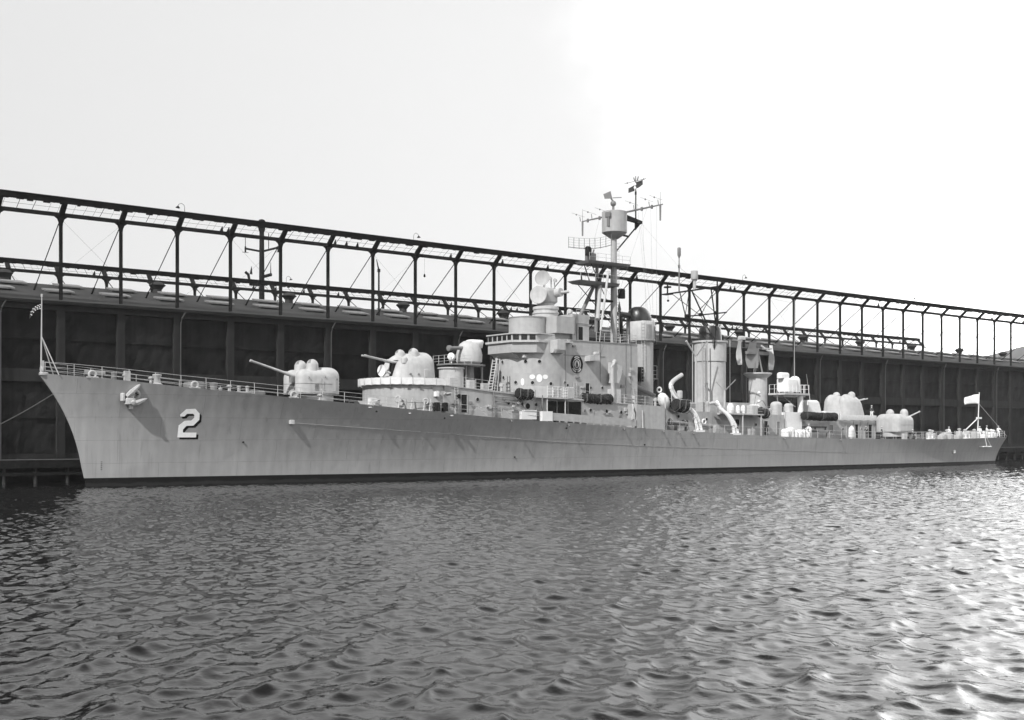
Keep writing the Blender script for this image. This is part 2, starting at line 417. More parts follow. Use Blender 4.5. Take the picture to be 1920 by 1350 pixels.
for i, x in enumerate(PX):
    o = pil if i == 0 else pil.copy()
    if i: COL.objects.link(o)
    o.location = V(x, TW, 2.165) - wl(shed)
# sheet steel cargo doors: one above and one below in every bay, buckled sheets between ledges
def door(h, zs, seed):
    m = M(); rg = random.Random(seed); hw = BAY / 2 - .42
    nx, nz = 12, 16; g = []
    for j in range(nz + 1):
        for i in range(nx + 1):
            x = -hw + 2 * hw * i / nx; z = h * j / nz
            g.append(V(x, .07 * math.sin(x * 2.1 + .6 * z) * math.sin(z * 1.3 + 1) + .05 * math.sin(x * 4.3 - z * 2.9) + rg.uniform(-.03, .03), z))
    m.add(g, [(j * (nx + 1) + i, j * (nx + 1) + i + 1, (j + 1) * (nx + 1) + i + 1, (j + 1) * (nx + 1) + i) for j in range(nz) for i in range(nx)], True)
    for z in zs: m.box(-hw, hw, -.16, .12, z - .1, z + .1)
    return m
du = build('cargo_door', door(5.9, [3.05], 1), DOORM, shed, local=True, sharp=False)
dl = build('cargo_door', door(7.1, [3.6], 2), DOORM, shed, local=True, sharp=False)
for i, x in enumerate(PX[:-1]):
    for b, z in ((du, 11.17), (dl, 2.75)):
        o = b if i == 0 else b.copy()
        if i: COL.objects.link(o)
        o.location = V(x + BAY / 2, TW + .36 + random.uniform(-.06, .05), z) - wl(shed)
# skylight covers, two to a bay on the near slope
def slope_z(t): return EAVE - .05 + (t - TW + .35) * (RIDGE - EAVE + .05) / (RIDGE_T - TW + .35)
hm = M(); sl_ = (RIDGE - EAVE) / (RIDGE_T - TW)
def slab(hx, hy, z0, z1):
    hm.rings([[V(-hx, -hy, z - sl_ * hy), V(hx, -hy, z - sl_ * hy), V(hx, hy, z + sl_ * hy), V(-hx, hy, z + sl_ * hy)] for z in (z0, z1)], smooth=False)
slab(1.45, .95, .20, .36)
for dx in (-1.2, 1.2): hm.box(dx - .08, dx + .08, -.7, .7, -.1, .22)
hb = build('skylight', hm, HATCHM, shed, local=True)
first = True
for i, x in enumerate(PX):
    for dx, t in ((2.0, 23.8), (5.1, 30.4)):
        o = hb if first else hb.copy()
        if not first: COL.objects.link(o)
        first = False
        o.location = V(x + dx - BAY * 0, t, slope_z(t)) - wl(shed)
vb = build('ventilator', M().lathe([(.55, -.5), (.52, .45), (.75, .75), (.98, .95), (.98, 1.02), (.6, 1.32), (.15, 1.45)], n=16), ROOFM, shed, local=True)
for k in range(-1, 13):
    o = vb if k == -1 else vb.copy()
    if k > -1: COL.objects.link(o)
    o.location = V(1.9 + 17.6 * k, RIDGE_T, RIDGE - .1) - wl(shed)
rp = build('rain_pipe', M().tube([(.45, -.45, 14.2 + 1.4), (.1, -.38, 14.0 + .9), (0, -.3, 14.4), (0, -.25, 13), (0, -.25, .02)], .075, 7), PIPE, shed, local=True)
first = True
for i, x in enumerate(PX):
    if i % 3 == 0:
        o = rp if first else rp.copy()
        if not first: COL.objects.link(o)
        first = False
        o.location = V(x + .25, TW - .1, 2.16) - wl(shed)

# the two cargo gantries over the shed
def gantry(root, t, side, xs, girder_dy, ztop, zbeam, foot):
    """side -1: arms lean towards the water in front, +1: towards the far side"""
    g0, g1 = xs[0] - BAY / 2, xs[-1] + (BAY / 2 if side < 0 else .3)
    yg = t + girder_dy
    gm = M(); gm.box(g0, g1, yg - .20, yg + .20, ztop - .55, ztop)
    gm.box(g0, g1, yg - .42, yg + .42, ztop - .06, ztop + .02)
    rg = random.Random(int(t)); x = g0
    while x < g1:                                   # trolley wheels, clips and sagging cable under the girder
        gm.box(x, x + rg.uniform(.2, .9), yg - .12, yg + .12, ztop - .55 - rg.uniform(.03, .16), ztop - .54); x += rg.uniform(.6, 1.8)
    build('girder', gm, GIRD, root)
    build('tie_beam', M().box(g0, g1, t - .16, t + .16, zbeam - .38, zbeam), GIRD, root)
    hm = M(); x = g0
    while x < g1:
        y = yg if rg.random() < .8 else t
        hm.cyl((x, yg, ztop - .6), (x + rg.uniform(-.05, .05), t, zbeam), rg.choice([.012, .015, .03]), n=4)
        if rg.random() < .14: hm.cyl((x, t, zbeam), (x + .1, t, zbeam + .55), .22, .04, n=6)
        x += rg.uniform(.7, 1.6)
    hm.cyl((g0, t + girder_dy * .6, zbeam + .35), (g1, t + girder_dy * .6, zbeam + .35), .014, n=4)
    build('hanger', hm, GIRD, root)
    pm = M(); pm.box(-.05, .05, -.12, .12, foot, zbeam); pm.box(-.15, .15, -.14, -.10, foot, zbeam); pm.box(-.15, .15, .10, .14, foot, zbeam)
    # curved knees under the tie beam and the thick arm that carries the girder
    for s in (-1, 1):
        pts = [(s * .17, zbeam - 1.5), (s * .22, zbeam - 1.0), (s * .36, zbeam - .62), (s * .72, zbeam - .36), (s * .17, zbeam - .36)]
        pm.rings([[V(a, -.03, b) for a, b in pts], [V(a, .03, b) for a, b in pts]], smooth=False)
    p = build('post', pm, GIRD, root, local=True)
    am = M(); e = girder_dy
    am.rings([[V(-.26, -.2, zbeam - .4), V(.26, -.2, zbeam - .4), V(.26, .25, zbeam - .4), V(-.26, .25, zbeam - .4)],
              [V(-.24, e - .22, ztop - .5), V(.24, e - .22, ztop - .5), V(.24, e + .22, ztop - .5), V(-.24, e + .22, ztop - .5)]], smooth=False)
    a = build('bracket_arm', am, GIRD, root, local=True)
    sm = M(); d = 9.1 * (-side)
    zr = slope_z(t + d) if side < 0 else slope_z(2 * RIDGE_T - (t + d))
    sm.cyl((0, 0, zbeam - .5), (0, d, zr - .02), .055, n=6); sm.cyl((0, d - .9 * (-side), zr + .6), (0, d, zr - .05), .11, n=6)
    s_ = build('stay', sm, GIRD, root, local=True)
    for i, x in enumerate(xs):
        for b in (p, a, s_):
            o = b if i == 0 else b.copy()
            if i: COL.objects.link(o)
            o.location = V(x, t, 0) - wl(root)
    cm = M()
    for i in range(0, len(xs) - 1):
        if i % 3 == 1:
            A = V(xs[i], t, zbeam - .6); B = V(xs[i + 1], t, foot + 2.5); cm.cyl(A, B, .009, n=4)
            A = V(xs[i + 1], t, zbeam - .6); B = V(xs[i], t, foot + 2.5); cm.cyl(A, B, .007, n=4)
    build('brace_wire', cm, GIRD, root)
ga = empty('cargo_gantry', (100, TW, 17), 'tall dark cargo gantry of posts and girder along the near side of the shed', 'gantry', 'cargo gantries on the pier shed')
gantry(ga, TW, -1, PX, -1.35, 28.25, 26.95, 18.2)
gf = empty('cargo_gantry', (100, BACK, 17), 'far cargo gantry seen low above the roof ridge, ending before the shed does', 'gantry', 'cargo gantries on the pier shed')
FX = [0.9 + BAY * k for k in range(-3, 35)]
gantry(gf, BACK, 1, FX, 1.2, 26.9, 25.5, 17.5)
def goose(root, x, y, z, s):
    m = M(); m.tube([(x, y, z - .3), (x, y, z + .6), (x + s * .08, y, z + .85), (x + s * .35, y, z + 1.0), (x + s * .65, y, z + .86), (x + s * .72, y, z + .7)], .025, 6)
    m.dirlathe([(.04, 0), (.09, .08), (.24, .24), (.22, .26)], (x + s * .72, y, z + .72), (s * .15, 0, -1), 12)
    build('lamp', m, GIRD, root)
for x, s in ((15.4, -1), (44.5, 1), (104.8, 1), (-14, 1), (150, 1), (188, -1)): goose(ga, x, TW - 1.35, 28.2, s)
for x in (-1.8, 46, 96): goose(gf, x, BACK + 1.2, 26.9, 1)
# hanging light bulb and slim pole on the shed roof, masts of a vessel lying on the far side
m = M().cyl((47.2, TW + .3, 26.5), (47.2, TW + .3, 24.6), .012, n=4); m.dirlathe([(.04, 0), (.1, .1), (.14, .35), (.02, .45)], (47.2, TW + .3, 24.6), (0, 0, -1), 8)
build('hanging_lamp', m, GIRD, ga)
pm = empty('roof_pole', (45.7, 25, 19.5), 'slim dark pole with a bent tip standing on the shed roof', 'pole')
build('pole', M().tube([(45.7, 25, slope_z(25) - .1), (45.7, 25, 25.8), (45.35, 25, 27.2)], [.13, .11, .05], 7), GIRD, pm)
build('collar', M().cyl((45.7, 25, 25.6), (45.7, 25, 26.0), .2, n=8), GIRD, pm)

def far_mast():
    c = V(46.4, 60, 0)
    r = empty('ship_mast', (46.4, 60, 18), 'dark ship mast with drum top and yards rising behind the shed roof', 'mast')
    build('pole', M().cyl(c + V(0, 0, 15), c + V(0, 0, 23.5), .75, .55).cyl(c + V(0, 0, 23.5), c + V(0, 0, 35.8), .44, .36), GIRD, r)
    build('drum', M().lathe([(.42, 0), (.5, .3), (.62, 1.2), (.6, 1.5), (.4, 1.75), (.1, 1.85)], c + V(0, 0, 35.7), 14), GIRD, r)
    build('platform', M().box(45.0, 48.4, 59.2, 60.8, 23.3, 23.6), GIRD, r)
    y = M().tube([c + V(-1.9, 1.7, 33.1), c + V(0, 0, 32.6), c + V(1.9, -1.7, 33.2)], .17)
    for s in (-1, 1): y.cyl(c + V(s * 1.9, -s * 1.7, 32.5), c + V(s * 1.9, -s * 1.7, 33.4), .14, n=6); y.cyl(c + V(s * 1.9 - .5, -s * 1.7, 32.5), c + V(s * 1.9 + .5, -s * 1.7, 32.5), .04, n=5)
    build('yard', y, GIRD, r)
    a = M().tube([c + V(0, 0, 27.5), c + V(-1.6, .6, 27.5), c + V(-1.9, .7, 29), c + V(-2.3, .9, 29.4)], .24).cyl(c + V(-1.5, .6, 29.1), c + V(-1.4, .6, 30.3), .22, .03)
    build('antenna', a, GIRD, r)
    a = M().tube([c + V(0, 0, 28.7), c + V(1.2, -.6, 29.1), c + V(1.3, -.7, 29.1)], .26).cyl(c + V(1.2, -.6, 29), c + V(1.2, -.6, 31), .09, .03)
    build('antenna', a, GIRD, r)
    a = M().cyl(c + V(1.6, -1, 23.6), c + V(1.6, -1, 24.3), .15, .38).cyl(c + V(1.2, -.8, 24.2), c + V(1.1, -.8, 25.2), .09).cyl(c + V(2.0, -1.2, 24.2), c + V(2.1, -1.2, 25.2), .09)
    build('radar', a, GIRD, r)
    build('whip', M().cyl(c + V(-1.9, 1.7, 33), c + V(-1.9, 1.7, 35.3), .05), GIRD, r); build('whip', M().cyl(c + V(.8, -.7, 32.7), c + V(.8, -.7, 35.4), .06), GIRD, r)
far_mast()

# ================================================================== THE WARSHIP
ship = empty('warship', (72, 0, 0), 'long grey naval destroyer with a white hull number two, moored at the pier', 'warship')
zdk = cubic([-4, -1, 2.3, 7.3, 10.5, 13.9, 18.4, 25.7, 30.9, 35.9, 42.5, 52.7, 60.2, 65.6, 71, 80, 89.3, 105.4, 126, 143.4, 146.6],
            [9.89, 9.70, 9.44, 8.98, 8.72, 8.44, 8.09, 7.54, 7.12, 6.74, 6.30, 5.76, 5.40, 5.15, 4.93, 4.56, 4.28, 4.01, 3.93, 4.14, 4.2])
stem = cubic([-1.5, 0, .7, 1.54, 3.19, 4.83, 6.32, 7.8, 8.89, 9.89], [.15, .05, -.09, -.28, -.62, -1.12, -1.75, -2.55, -3.28, -4.0])
def transom(z): return 144.6 + 1.5 * z / 4.2
fD = cubic([0, .8, 2, 3.5, 6.3, 11, 14.5, 18, 22.4, 30, 40, 50, 64, 79, 94, 109, 124, 139, 151], [.10, .45, .85, 1.28, 1.95, 2.85, 3.45, 4.0, 4.62, 5.55, 6.45, 7.05, 7.5, 7.6, 7.6, 7.4, 6.9, 5.9, 4.2])
fW = cubic([0, 2, 5, 10, 20, 30, 40, 50, 60, 75, 90, 105, 120, 135, 146], [.08, .28, .60, 1.15, 2.25, 3.45, 4.65, 5.75, 6.6, 7.25, 7.3, 7.0, 6.2, 4.9, 3.4])
def hb(s, z):
    d = max(s - stem(z), 0); g = min(max(z / zdk(s), 0), 1) ** 1.75
    return (1 - g) * fW(d) + g * fD(d)
def eb(s): return hb(s, zdk(s))            # half breadth at the deck edge
def hull_pt(u, v, zb):                      # u along, v 0..1 from height zb up to the deck
    s = -4 + 150 * u
    for _ in range(12):
        z = zb + v * (zdk(s) - zb); s = stem(z) + u * (transom(z) - stem(z))
    return s, z
US = [(i / 26) ** 1.5 * .12 for i in range(26)] + [.12 + .88 * i / 90 for i in range(91)]
def hull_mesh(zb, zt, nv):
    m = M(); rows = []
    for j in range(nv + 1):
        row = []
        for u in US:
            if zt is None: s, z = hull_pt(u, j / nv, zb(u))
            else:
                z = zb + (zt(u) - zb) * j / nv; s = stem(z) + u * (transom(z) - stem(z))
            row.append((s, z, hb(s, z)))
        rows.append(row)
    for sg in (-1, 1):
        vs = [V(s, sg * b, z) for r in rows for s, z, b in r]; n = len(US)
        m.add(vs, [(j * n + i, j * n + i + 1, (j + 1) * n + i + 1, (j + 1) * n + i) for j in range(nv) for i in range(n - 1)], True)
    n = len(rows)                                           # transom and stem bar close the ends
    for k in (0, -1):
        vs = []; fs = []
        for r in rows:
            s, z, b = r[k]; vs += [V(s, -b, z), V(s, b, z)]
        fs = [(2 * j, 2 * j + 1, 2 * j + 3, 2 * j + 2) for j in range(n - 1)]
        m.add(vs, fs)
    return m
hull = build('hull', hull_mesh(lambda u: .76 - .38 * u, None, 26), HULL, ship, origin=(72, 0, 0))
build('boot_topping', hull_mesh(-1.2, lambda u: .76 - .38 * u, 4), BOOT, hull, origin=(72, 0, 0))
dm = M(); dv = []; 
ss = [-4 + .5 * i for i in range(301)]
for s in ss: dv += [V(s, -eb(s) + .02, zdk(s) - .015), V(s, 0, zdk(s) + .04), V(s, eb(s) - .02, zdk(s) - .015)]
dm.add(dv, [f for i in range(300) for f in ((3 * i, 3 * i + 3, 3 * i + 4, 3 * i + 1), (3 * i + 1, 3 * i + 4, 3 * i + 5, 3 * i + 2))], True)
build('weather_deck', dm, DECK, ship, origin=(72, 0, 0))
# narrow rubbing strip along the side, gutter bar at the deck edge
km = M(); pts = []
for s in np.linspace(18.6, 100, 90):
    z = float(np.interp(s, [18.6, 31.5, 48.7, 66, 100], [5.72, 4.92, 3.84, 3.13, 2.2])); pts.append(V(s, -hb(s, z) - .01, z))
km.tube(pts, .022, 5)
build('side_strake', km, HULL, hull)
# ------- painted numerals and marks follow the plating
def decal(name, poly, mt, off, parent=hull, cuts=4):
    bm = bmesh.new(); vs = [bm.verts.new((s, 0, z)) for s, z in poly]; bm.faces.new(vs)
    bm.normal_update(); bmesh.ops.triangulate(bm, faces=bm.faces)
    bmesh.ops.subdivide_edges(bm, edges=bm.edges[:], cuts=cuts)
    for v in bm.verts: v.co.y = -hb(v.co.x, v.co.z) - off
    m = M(); bm.verts.index_update(); m.add([v.co.copy() for v in bm.verts], [[v.index for v in f.verts] for f in bm.faces], True)
    bm.free(); return build(name, m, mt, parent)
TWO = [(7.92, 6.25), (7.89, 6.43), (8.37, 6.93), (9.18, 6.97), (9.63, 6.54), (9.67, 5.97), (9.19, 5.43), (8.57, 5.41), (8.29, 5.06), (8.31, 4.8), (9.54, 4.79), (9.54, 4.35), (7.84, 4.35), (7.86, 5.44), (8.35, 5.87), (8.94, 5.9), (9.19, 6.16), (9.16, 6.4), (9.04, 6.51), (8.5, 6.5), (8.28, 6.26)]
decal('hull_number', TWO, mat('number_white', .84, .6, .12, 5, streak=.5), .022)
decal('number_shadow', [(s + .20, z - .18) for s, z in TWO], BLACK, .010)
for i in range(5):
    z = 1.45 + i * .17
    for dx in (0, .07):
        decal('draft_mark', [(1.27 + dx, z), (1.30 + dx, z), (1.30 + dx, z + .10), (1.27 + dx, z + .10)], DARK, .01, cuts=1)
# white propeller guard frame hung off the quarter
pg = M(); A = V(136.9, -hb(136.9, 2.75), 2.72); B = V(140.1, -hb(140.1, 2.75), 2.72)
off = V(0, -.75, 0)
pg.tube([A, A + off * .6 + V(.5, 0, 0), B + off + V(-.3, 0, 0), B], .10).cyl(B + off + V(-.3, 0, 0), V(138.2, -eb(138.2) - .02, 4.0), .055).cyl(A + off * .8 + V(1.0, -.1, 0), V(137.6, -eb(137.6) - .02, 4.0), .055)
build('propeller_guard', pg, WHITE, ship)
# small fittings on the side: stub light, discharge lips, pad eyes
def hull_box(s, z, l, d, h, mt, name):
    y = -hb(s, z); return build(name, M().blob(s - l / 2, s + l / 2, y - d, y + .1, z - h / 2, z + h / 2, 5, .05, n=12), mt, hull)
hull_box(18.4, 5.8, .52, .28, .36, LGREY, 'side_light'); hull_box(128.8, 2.02, .55, .22, .45, WHITE, 'discharge_lip')
for s, z in ((50.1, 5.32), (61.9, 3.44), (26.8, 6.9), (34.5, 6.3), (14.0, 3.9), (44.0, 2.2)): hull_box(s, z, .16, .1, .14, DARK, 'pad_eye')
for s, z, l in ((26.0, 7.28, .34), (35.2, 6.55, .34), (30.4, 6.75, .2)): hull_box(s, z, l, .2, .1, LGREY, 'drain_lip')
for s in (42.6, 50.3, 58.4, 64.6, 67.2, 69.6, 86.5, 98.4):     # overboard drain spouts that throw slanting shadows
    z = zdk(s) - .12; y = -hb(s, z)
    build('scupper_spout', M().cyl((s, y + .1, z), (s - .15, y - .30, z - .22), .07, .08, n=8), GREYD, hull)
build('hawse_pipe', M().torus((3.7, -hb(3.7, 8.1) - .05, 8.15), (-.25, -1, -.35), .42, .15, 18, 8), GREY, hull)
build('bow_chock', M().torus((-3.72, 0, 10.16), (1, 0, .1), .26, .10, 14, 6).blob(-3.95, -3.2, -.35, .35, 9.75, 10.0, 3, .1, n=12), GREY, hull)

# ------------------------------------------------------------------ rails
def rail(pts, h=1.05, step=2.1, wires=(1.0, .62, .3), r=.018, mt=LGREY, name='guard_rail', par=None, sr=.028):
    pts = [Vector(p) for p in pts]; m = M(); L = 0; acc = 0; last = -9
    for i in range(len(pts) - 1):
        a, b = pts[i], pts[i + 1]; d = (b - a).length; n = max(1, round(d / step))
        for k in range(n + (1 if i == len(pts) - 2 else 0)):
            p = a.lerp(b, k / n); m.cyl(p, p + V(0, 0, h), sr, n=5)
    for wv in wires:
        m.tube([p + V(0, 0, h * wv) for p in pts], r, 4)
    return build(name, m, mt, par or ship)
def edge(s0, s1, n, side=-1, ins=.12): return [V(s, side * (eb(s) - ins), zdk(s) - .03) for s in np.linspace(s0, s1, n)]
rail(edge(-3.5, 30, 16)); rail(edge(-3.5, 30, 16, 1))
rail(edge(30, 47, 7), wires=(1.0, .55)); rail(edge(64.8, 91, 11), wires=(1.0, .55)); rail(edge(91, 117, 11), wires=(1.0, .55)); rail(edge(117, 145.5, 16), sr=.04)
rail(edge(30, 145.5, 50, 1)); rail([V(145.7, -4.2, 4.15), V(145.9, 0, 4.2), V(145.7, 4.2, 4.15)], sr=.035)

# ------------------------------------------------------------------ foredeck gear
def zc(s): return zdk(s) + .03
js = M().cyl((-3.78, 0, 9.9), (-3.72, 0, 16.55), .075, .045, n=8).cyl((-3.72, 0, 16.5), (-3.72, 0, 16.75), .09, n=8)
j = build('jackstaff', js, LGREY, ship)
build('stay', M().cyl((-3.75, 0, 13.1), (-2.5, -.75, 9.75), .045).cyl((-3.75, 0, 13.1), (-2.5, .75, 9.75), .045), LGREY, j)
build('staff_foot', M().box(-3.72, -3.55, -.1, .1, 9.8, 11.0), LGREY, j)
def chock(s, side=-1):
    y = side * (eb(s) - .16); z = zdk(s) - .02
    m = M(); n = 16
    m.torus((s, y, z + .28), (0, 1, 0), .30, .11, 18, 8); m.box(s - .5, s + .5, y - .1, y + .1, z - .02, z + .12)
    build('chock', m, LGREY, ship)
for s in (.2, 8.9, 18.2): chock(s)
def bitts(s, y, sc=1.0, mt=GREY):
    z = zdk(s) + .01; m = M().blob(s - .75 * sc, s + .75 * sc, y - .28 * sc, y + .28 * sc, z, z + .16, 6, .03, n=12)
    for d in (-.42, .42): m.lathe([(.15, 0), (.15, .42), (.2, .46), (.2, .56), (.05, .6)], (s + d * sc, y, z + .1), 12)
    build('bitts', m, mt, ship)
for s in (13.6, 26.9): bitts(s, -eb(s) + .8); bitts(s, eb(s) - .8)
for s in (122, 133, 140): bitts(s, -eb(s) + .7, 1.1, WHITE)
build('capstan', M().lathe([(.5, 0), (.5, .15), (.32, .25), (.28, .7), (.42, .95), (.4, 1.05), (.1, 1.1)], (6.5, 0, zc(6.5)), 16), GREY, ship)
build('anchor_windlass', M().blob(9.2, 10.9, -.8, .8, zc(10), zc(10) + .7, 5, .15).lathe([(.4, 0), (.3, .3), (.4, .8), (.1, .85)], (11.6, -.9, zc(11.6)), 14), GREYD, ship)
build('breakwater', M().add([(27.3, 0, 7.4), (28.6, -3.6, 7.35), (28.6, -3.6, 7.95), (27.3, 0, 8.1)], [(0, 1, 2, 3)]).box(26.6, 27.0, -5.3, -4.6, 7.42, 7.9), GREY, ship)
build('deck_hatch', M().blob(15.4, 16.9, -1.1, .3, zc(16), zc(16) + .5, 6, .06), GREYD, ship)
build('canvas_reel', M().cyl((-.2, -.3, 10.0), (1.5, -.7, 9.95), .3, n=12).cyl((2.1, -1.2, 9.45), (2.1, -1.2, 10.15), .24, n=12), GREYD, ship)
build('deck_locker', M().box(2.9, 3.4, -1.75, -1.35, 9.35, 10.2).blob(2.88, 3.42, -1.78, -1.32, 10.2, 10.26, 6, .03, n=12), LGREY, ship)
for s in (3.0, 5.2, 12.2, 21.0): build('deck_vent', M().lathe([(.13, 0), (.12, .4), (.24, .45), (.26, .55), (.05, .66)], (s, -eb(s) + .55, zdk(s)), 12), LGREY, ship)
build('searchlight_box', M().box(26.2, 26.9, -5.2, -4.5, 7.5, 8.25), WHITE, ship)
# ------------------------------------------------------------------ gun mounts
def gun5(loc, rz):
    """single five inch mount: ring, rounded house with a slot for the gun, two domes; built about its own centre, pointing to -x"""
    h = M().blob(-.35, 2.16, -2.08, 2.08, .62, 3.30, 4.2, .9)
    for sg in (-1, 1): h.blob(-2.45, 2.05, sg * 1.22 - .93, sg * 1.22 + .93, .62, 3.08, 3.4, .85, n=36)
    g = build('gun_mount', h, LGREY, local=True); g.location = Vector(loc) - wl(ship); g.parent = ship; g.rotation_euler = (0, 0, rz)
    build('base_ring', M().lathe([(2.02, -.12), (2.02, .5)], n=36).lathe([(1.85, .48), (1.85, .63)], n=36), LGREY, g, local=True)
    b = M().dirlathe([(.30, 0), (.30, .5), (.20, .9), (.19, 2.2), (.135, 2.4), (.105, 5.9), (.13, 5.95), (.13, 6.15), (.06, 6.16)], (-.9, 0, 2.05), (-1, 0, .29), 14)
    build('gun_barrel', b, LGREY, g, local=True)
    build('gun_shield', M().blob(-2.1, -.6, -.42, .42, 1.2, 2.35, 4, .3).blob(-2.6, -1.9, -.2, .2, 1.75, 2.5, 3, .2), GREYD, g, local=True)
    for sg in (-1, 1):
        c = (-.75, sg * 1.22, 2.7)
        build('sight_dome', M().lathe([(.62, 0), (.60, .75)] + [(.60 * math.cos(a), .75 + .62 * math.sin(a)) for a in [R(10 * k) for k in range(1, 9)]] + [(.03, 1.37)], c, 22), LGREY, g, local=True)
        wn = M()
        for a0 in (-150, 165, 120):
            q = []
            for el_ in (18, 36, 54, 68):
                q.append([Vector(c) + V(.612 * math.cos(R(el_)) * math.cos(R(a0 + d)), .612 * math.cos(R(el_)) * math.sin(R(a0 + d)), .75 + .632 * math.sin(R(el_))) for d in (-16, -8, 0, 8, 16)])
            wn.rings(q, False, False, True, closed=False)
        build('sight_window', wn, GREYD, g, local=True)
    def outline(x0, x1, y0, y1, z, e, n=40):
        cx, cy, hx, hy = (x0 + x1) / 2, (y0 + y1) / 2, (x1 - x0) / 2 + .005, (y1 - y0) / 2 + .005; q = []
        for i in range(n + 1):
            a = 2 * math.pi * i / n; ca, sa = math.cos(a), math.sin(a); q.append(V(cx + hx * math.copysign(abs(ca) ** (2 / e), ca), cy + hy * math.copysign(abs(sa) ** (2 / e), sa), z))
        return q
    sm2 = M()
    for sg in (-1, 1):
        for z in (.72, 1.62): sm2.tube(outline(-2.45, 2.05, sg * 1.22 - .93, sg * 1.22 + .93, z, 3.4), .022, 4)
    build('plate_seam', sm2, GREYD, g, local=True)
    lv = M()
    for k in range(5): lv.box(-.95, -.55, -2.19, -2.12, 1.0 + k * .14, 1.08 + k * .14)
    build('louvre', lv, GREYD, g, local=True)
    for x, z in ((-1.6, 2.2), (.2, 2.3), (1.55, 2.1)): build('lifting_eye', M().torus((x, -2.14, z), (1, 0, 0), .09, .03, 10, 5), GREYD, g, local=True)
    build('grab_rail', M().tube([(-.2, -2.14, 1.2), (-.2, -2.25, 1.2), (-.2, -2.25, 2.1), (-.2, -2.14, 2.1)], .02, 5), GREYD, g, local=True)
    build('access_door', M().box(.75, 1.4, -2.125, -2.085, .95, 2.0), LGREY, g, local=True)
    for sg in (-1, 1): build('ladder_rung', M().cyl((1.7, sg * 2.0, 1.2), (2.05, sg * 1.7, 1.2), .02).cyl((1.7, sg * 2.02, 1.5), (2.05, sg * 1.72, 1.5), .02).cyl((1.7, sg * 2.02, 1.8), (2.05, sg * 1.72, 1.8), .02), LGREY, g, local=True)
    return g
g51 = gun5((22.55, 0, zdk(22.5) + .22), 0)
def copy_part(o, loc, rz):
    c = o.copy(); COL.objects.link(c); c.parent = ship; c.location = Vector(loc) - wl(ship); c.rotation_euler = (0, 0, rz)
    for ch in list(o.children):
        d = ch.copy(); COL.objects.link(d); d.parent = c
    return c
g54 = copy_part(g51, (122.1, 0, 4.45), math.pi); g54['label'] = 'aftermost white gun mount pointing astern'
for ch in g54.children: pass
def gun3(loc, rz):
    """twin three inch mount: tall egg shaped house with two barrels"""
    h = M().blob(-1.0, 2.7, -2.3, 2.3, 0, 2.9, 2.5, 1.5, shear=.1, taper=.20)
    for sg in (-1, 1): h.blob(-2.75, 2.5, sg * 1.22 - 1.22, sg * 1.22 + 1.22, 0, 3.15, 2.4, 1.4, shear=.75, taper=.26, n=36)
    h.blob(-2.75, 2.3, -2.2, 2.2, 0, .55, 3.0, .2)
    g = build('gun_mount', h, LGREY, local=True); g.location = Vector(loc) - wl(ship); g.parent = ship; g.rotation_euler = (0, 0, rz)
    for sg in (-1, 1):
        b = M().dirlathe([(.16, 0), (.16, 1.2), (.085, 1.3), (.07, 3.7), (.10, 3.75), (.10, 4.05), (.05, 4.06)], (-1.5, sg * .26, 2.0), (-1, 0, .16), 12)
        build('gun_barrel', b, LGREY, g, local=True)
        c = (-.15, sg * 1.30, 2.5)
        build('sight_dome', M().lathe([(.55, 0), (.53, .55)] + [(.53 * math.cos(a), .55 + .5 * math.sin(a)) for a in [R(12 * k) for k in range(1, 8)]] + [(.03, 1.06)], c, 20), LGREY, g, local=True)
        wn = M(); q = []
        for el_ in (15, 35, 55): q.append([Vector(c) + V(.542 * math.cos(R(el_)) * math.cos(R(190 + d)), .542 * math.cos(R(el_)) * math.sin(R(190 + d)), .55 + .512 * math.sin(R(el_))) for d in (-22, -11, 0, 11, 22)])
        wn.rings(q, False, False, True, closed=False); build('sight_window', wn, GREYD, g, local=True)
    build('gun_shield', M().blob(-2.2, -.3, -.4, .4, .6, 2.3, 3.5, .5), DARK, g, local=True)
    build('radar_dish', M().dirlathe([(.12, -.5), (.14, -.15), (.3, -.08), (.58, .06), (.60, .10), (.35, 0), (.02, -.03)], (-3.25, -.1, 1.15), (-1, -.25, .1), 22).cyl((-2.9, -.05, 1.1), (-2.2, 0, .9), .12), WHITE, g, local=True)
    build('access_hatch', M().blob(.5, 1.1, -2.42, -2.1, .5, 1.3, 5, .05, n=12), GREY, g, local=True)
    for x in (-1.2, -.2): build('bolt_boss', M().dirlathe([(.12, 0), (.12, .1), (.04, .11)], (x, -2.34, .75), (0, -1, .1), 10), GREYD, g, local=True)
    build('sight_port', M().blob(-1.9, -1.2, -2.0, -1.4, 1.9, 2.6, 2.4, .3, n=16), LGREY, g, local=True)
    return g
# ------------------------------------------------------------------ forward deckhouse (01 level)
def h01top(s): return float(np.interp(s, [29, 35, 41, 44, 51, 65, 71], [9.78, 9.66, 9.16, 8.95, 8.6, 8.0, 7.75]))
def h01poly(hw, fs, back, c=35.2, n=14):
    p = [(c - (c - fs) * math.cos(math.pi / 2 * (i / n)), -hw * math.sin(math.pi / 2 * (i / n)) ** .9) for i in range(n + 1)]
    return p + [(s, -hw) for s in np.linspace(c + 1.5, back, 20)] + [(s, hw) for s in np.linspace(back, c + 1.5, 20)] + [(x, -y) for x, y in p[::-1][:-1]]
pol = h01poly(5.8, 29.35, 71.5)
h01 = build('deckhouse', M().rings([[V(x, y, zdk(x) - .2) for x, y in pol], [V(x, y, h01top(x)) for x, y in pol]], True, True, False), GREY, ship)
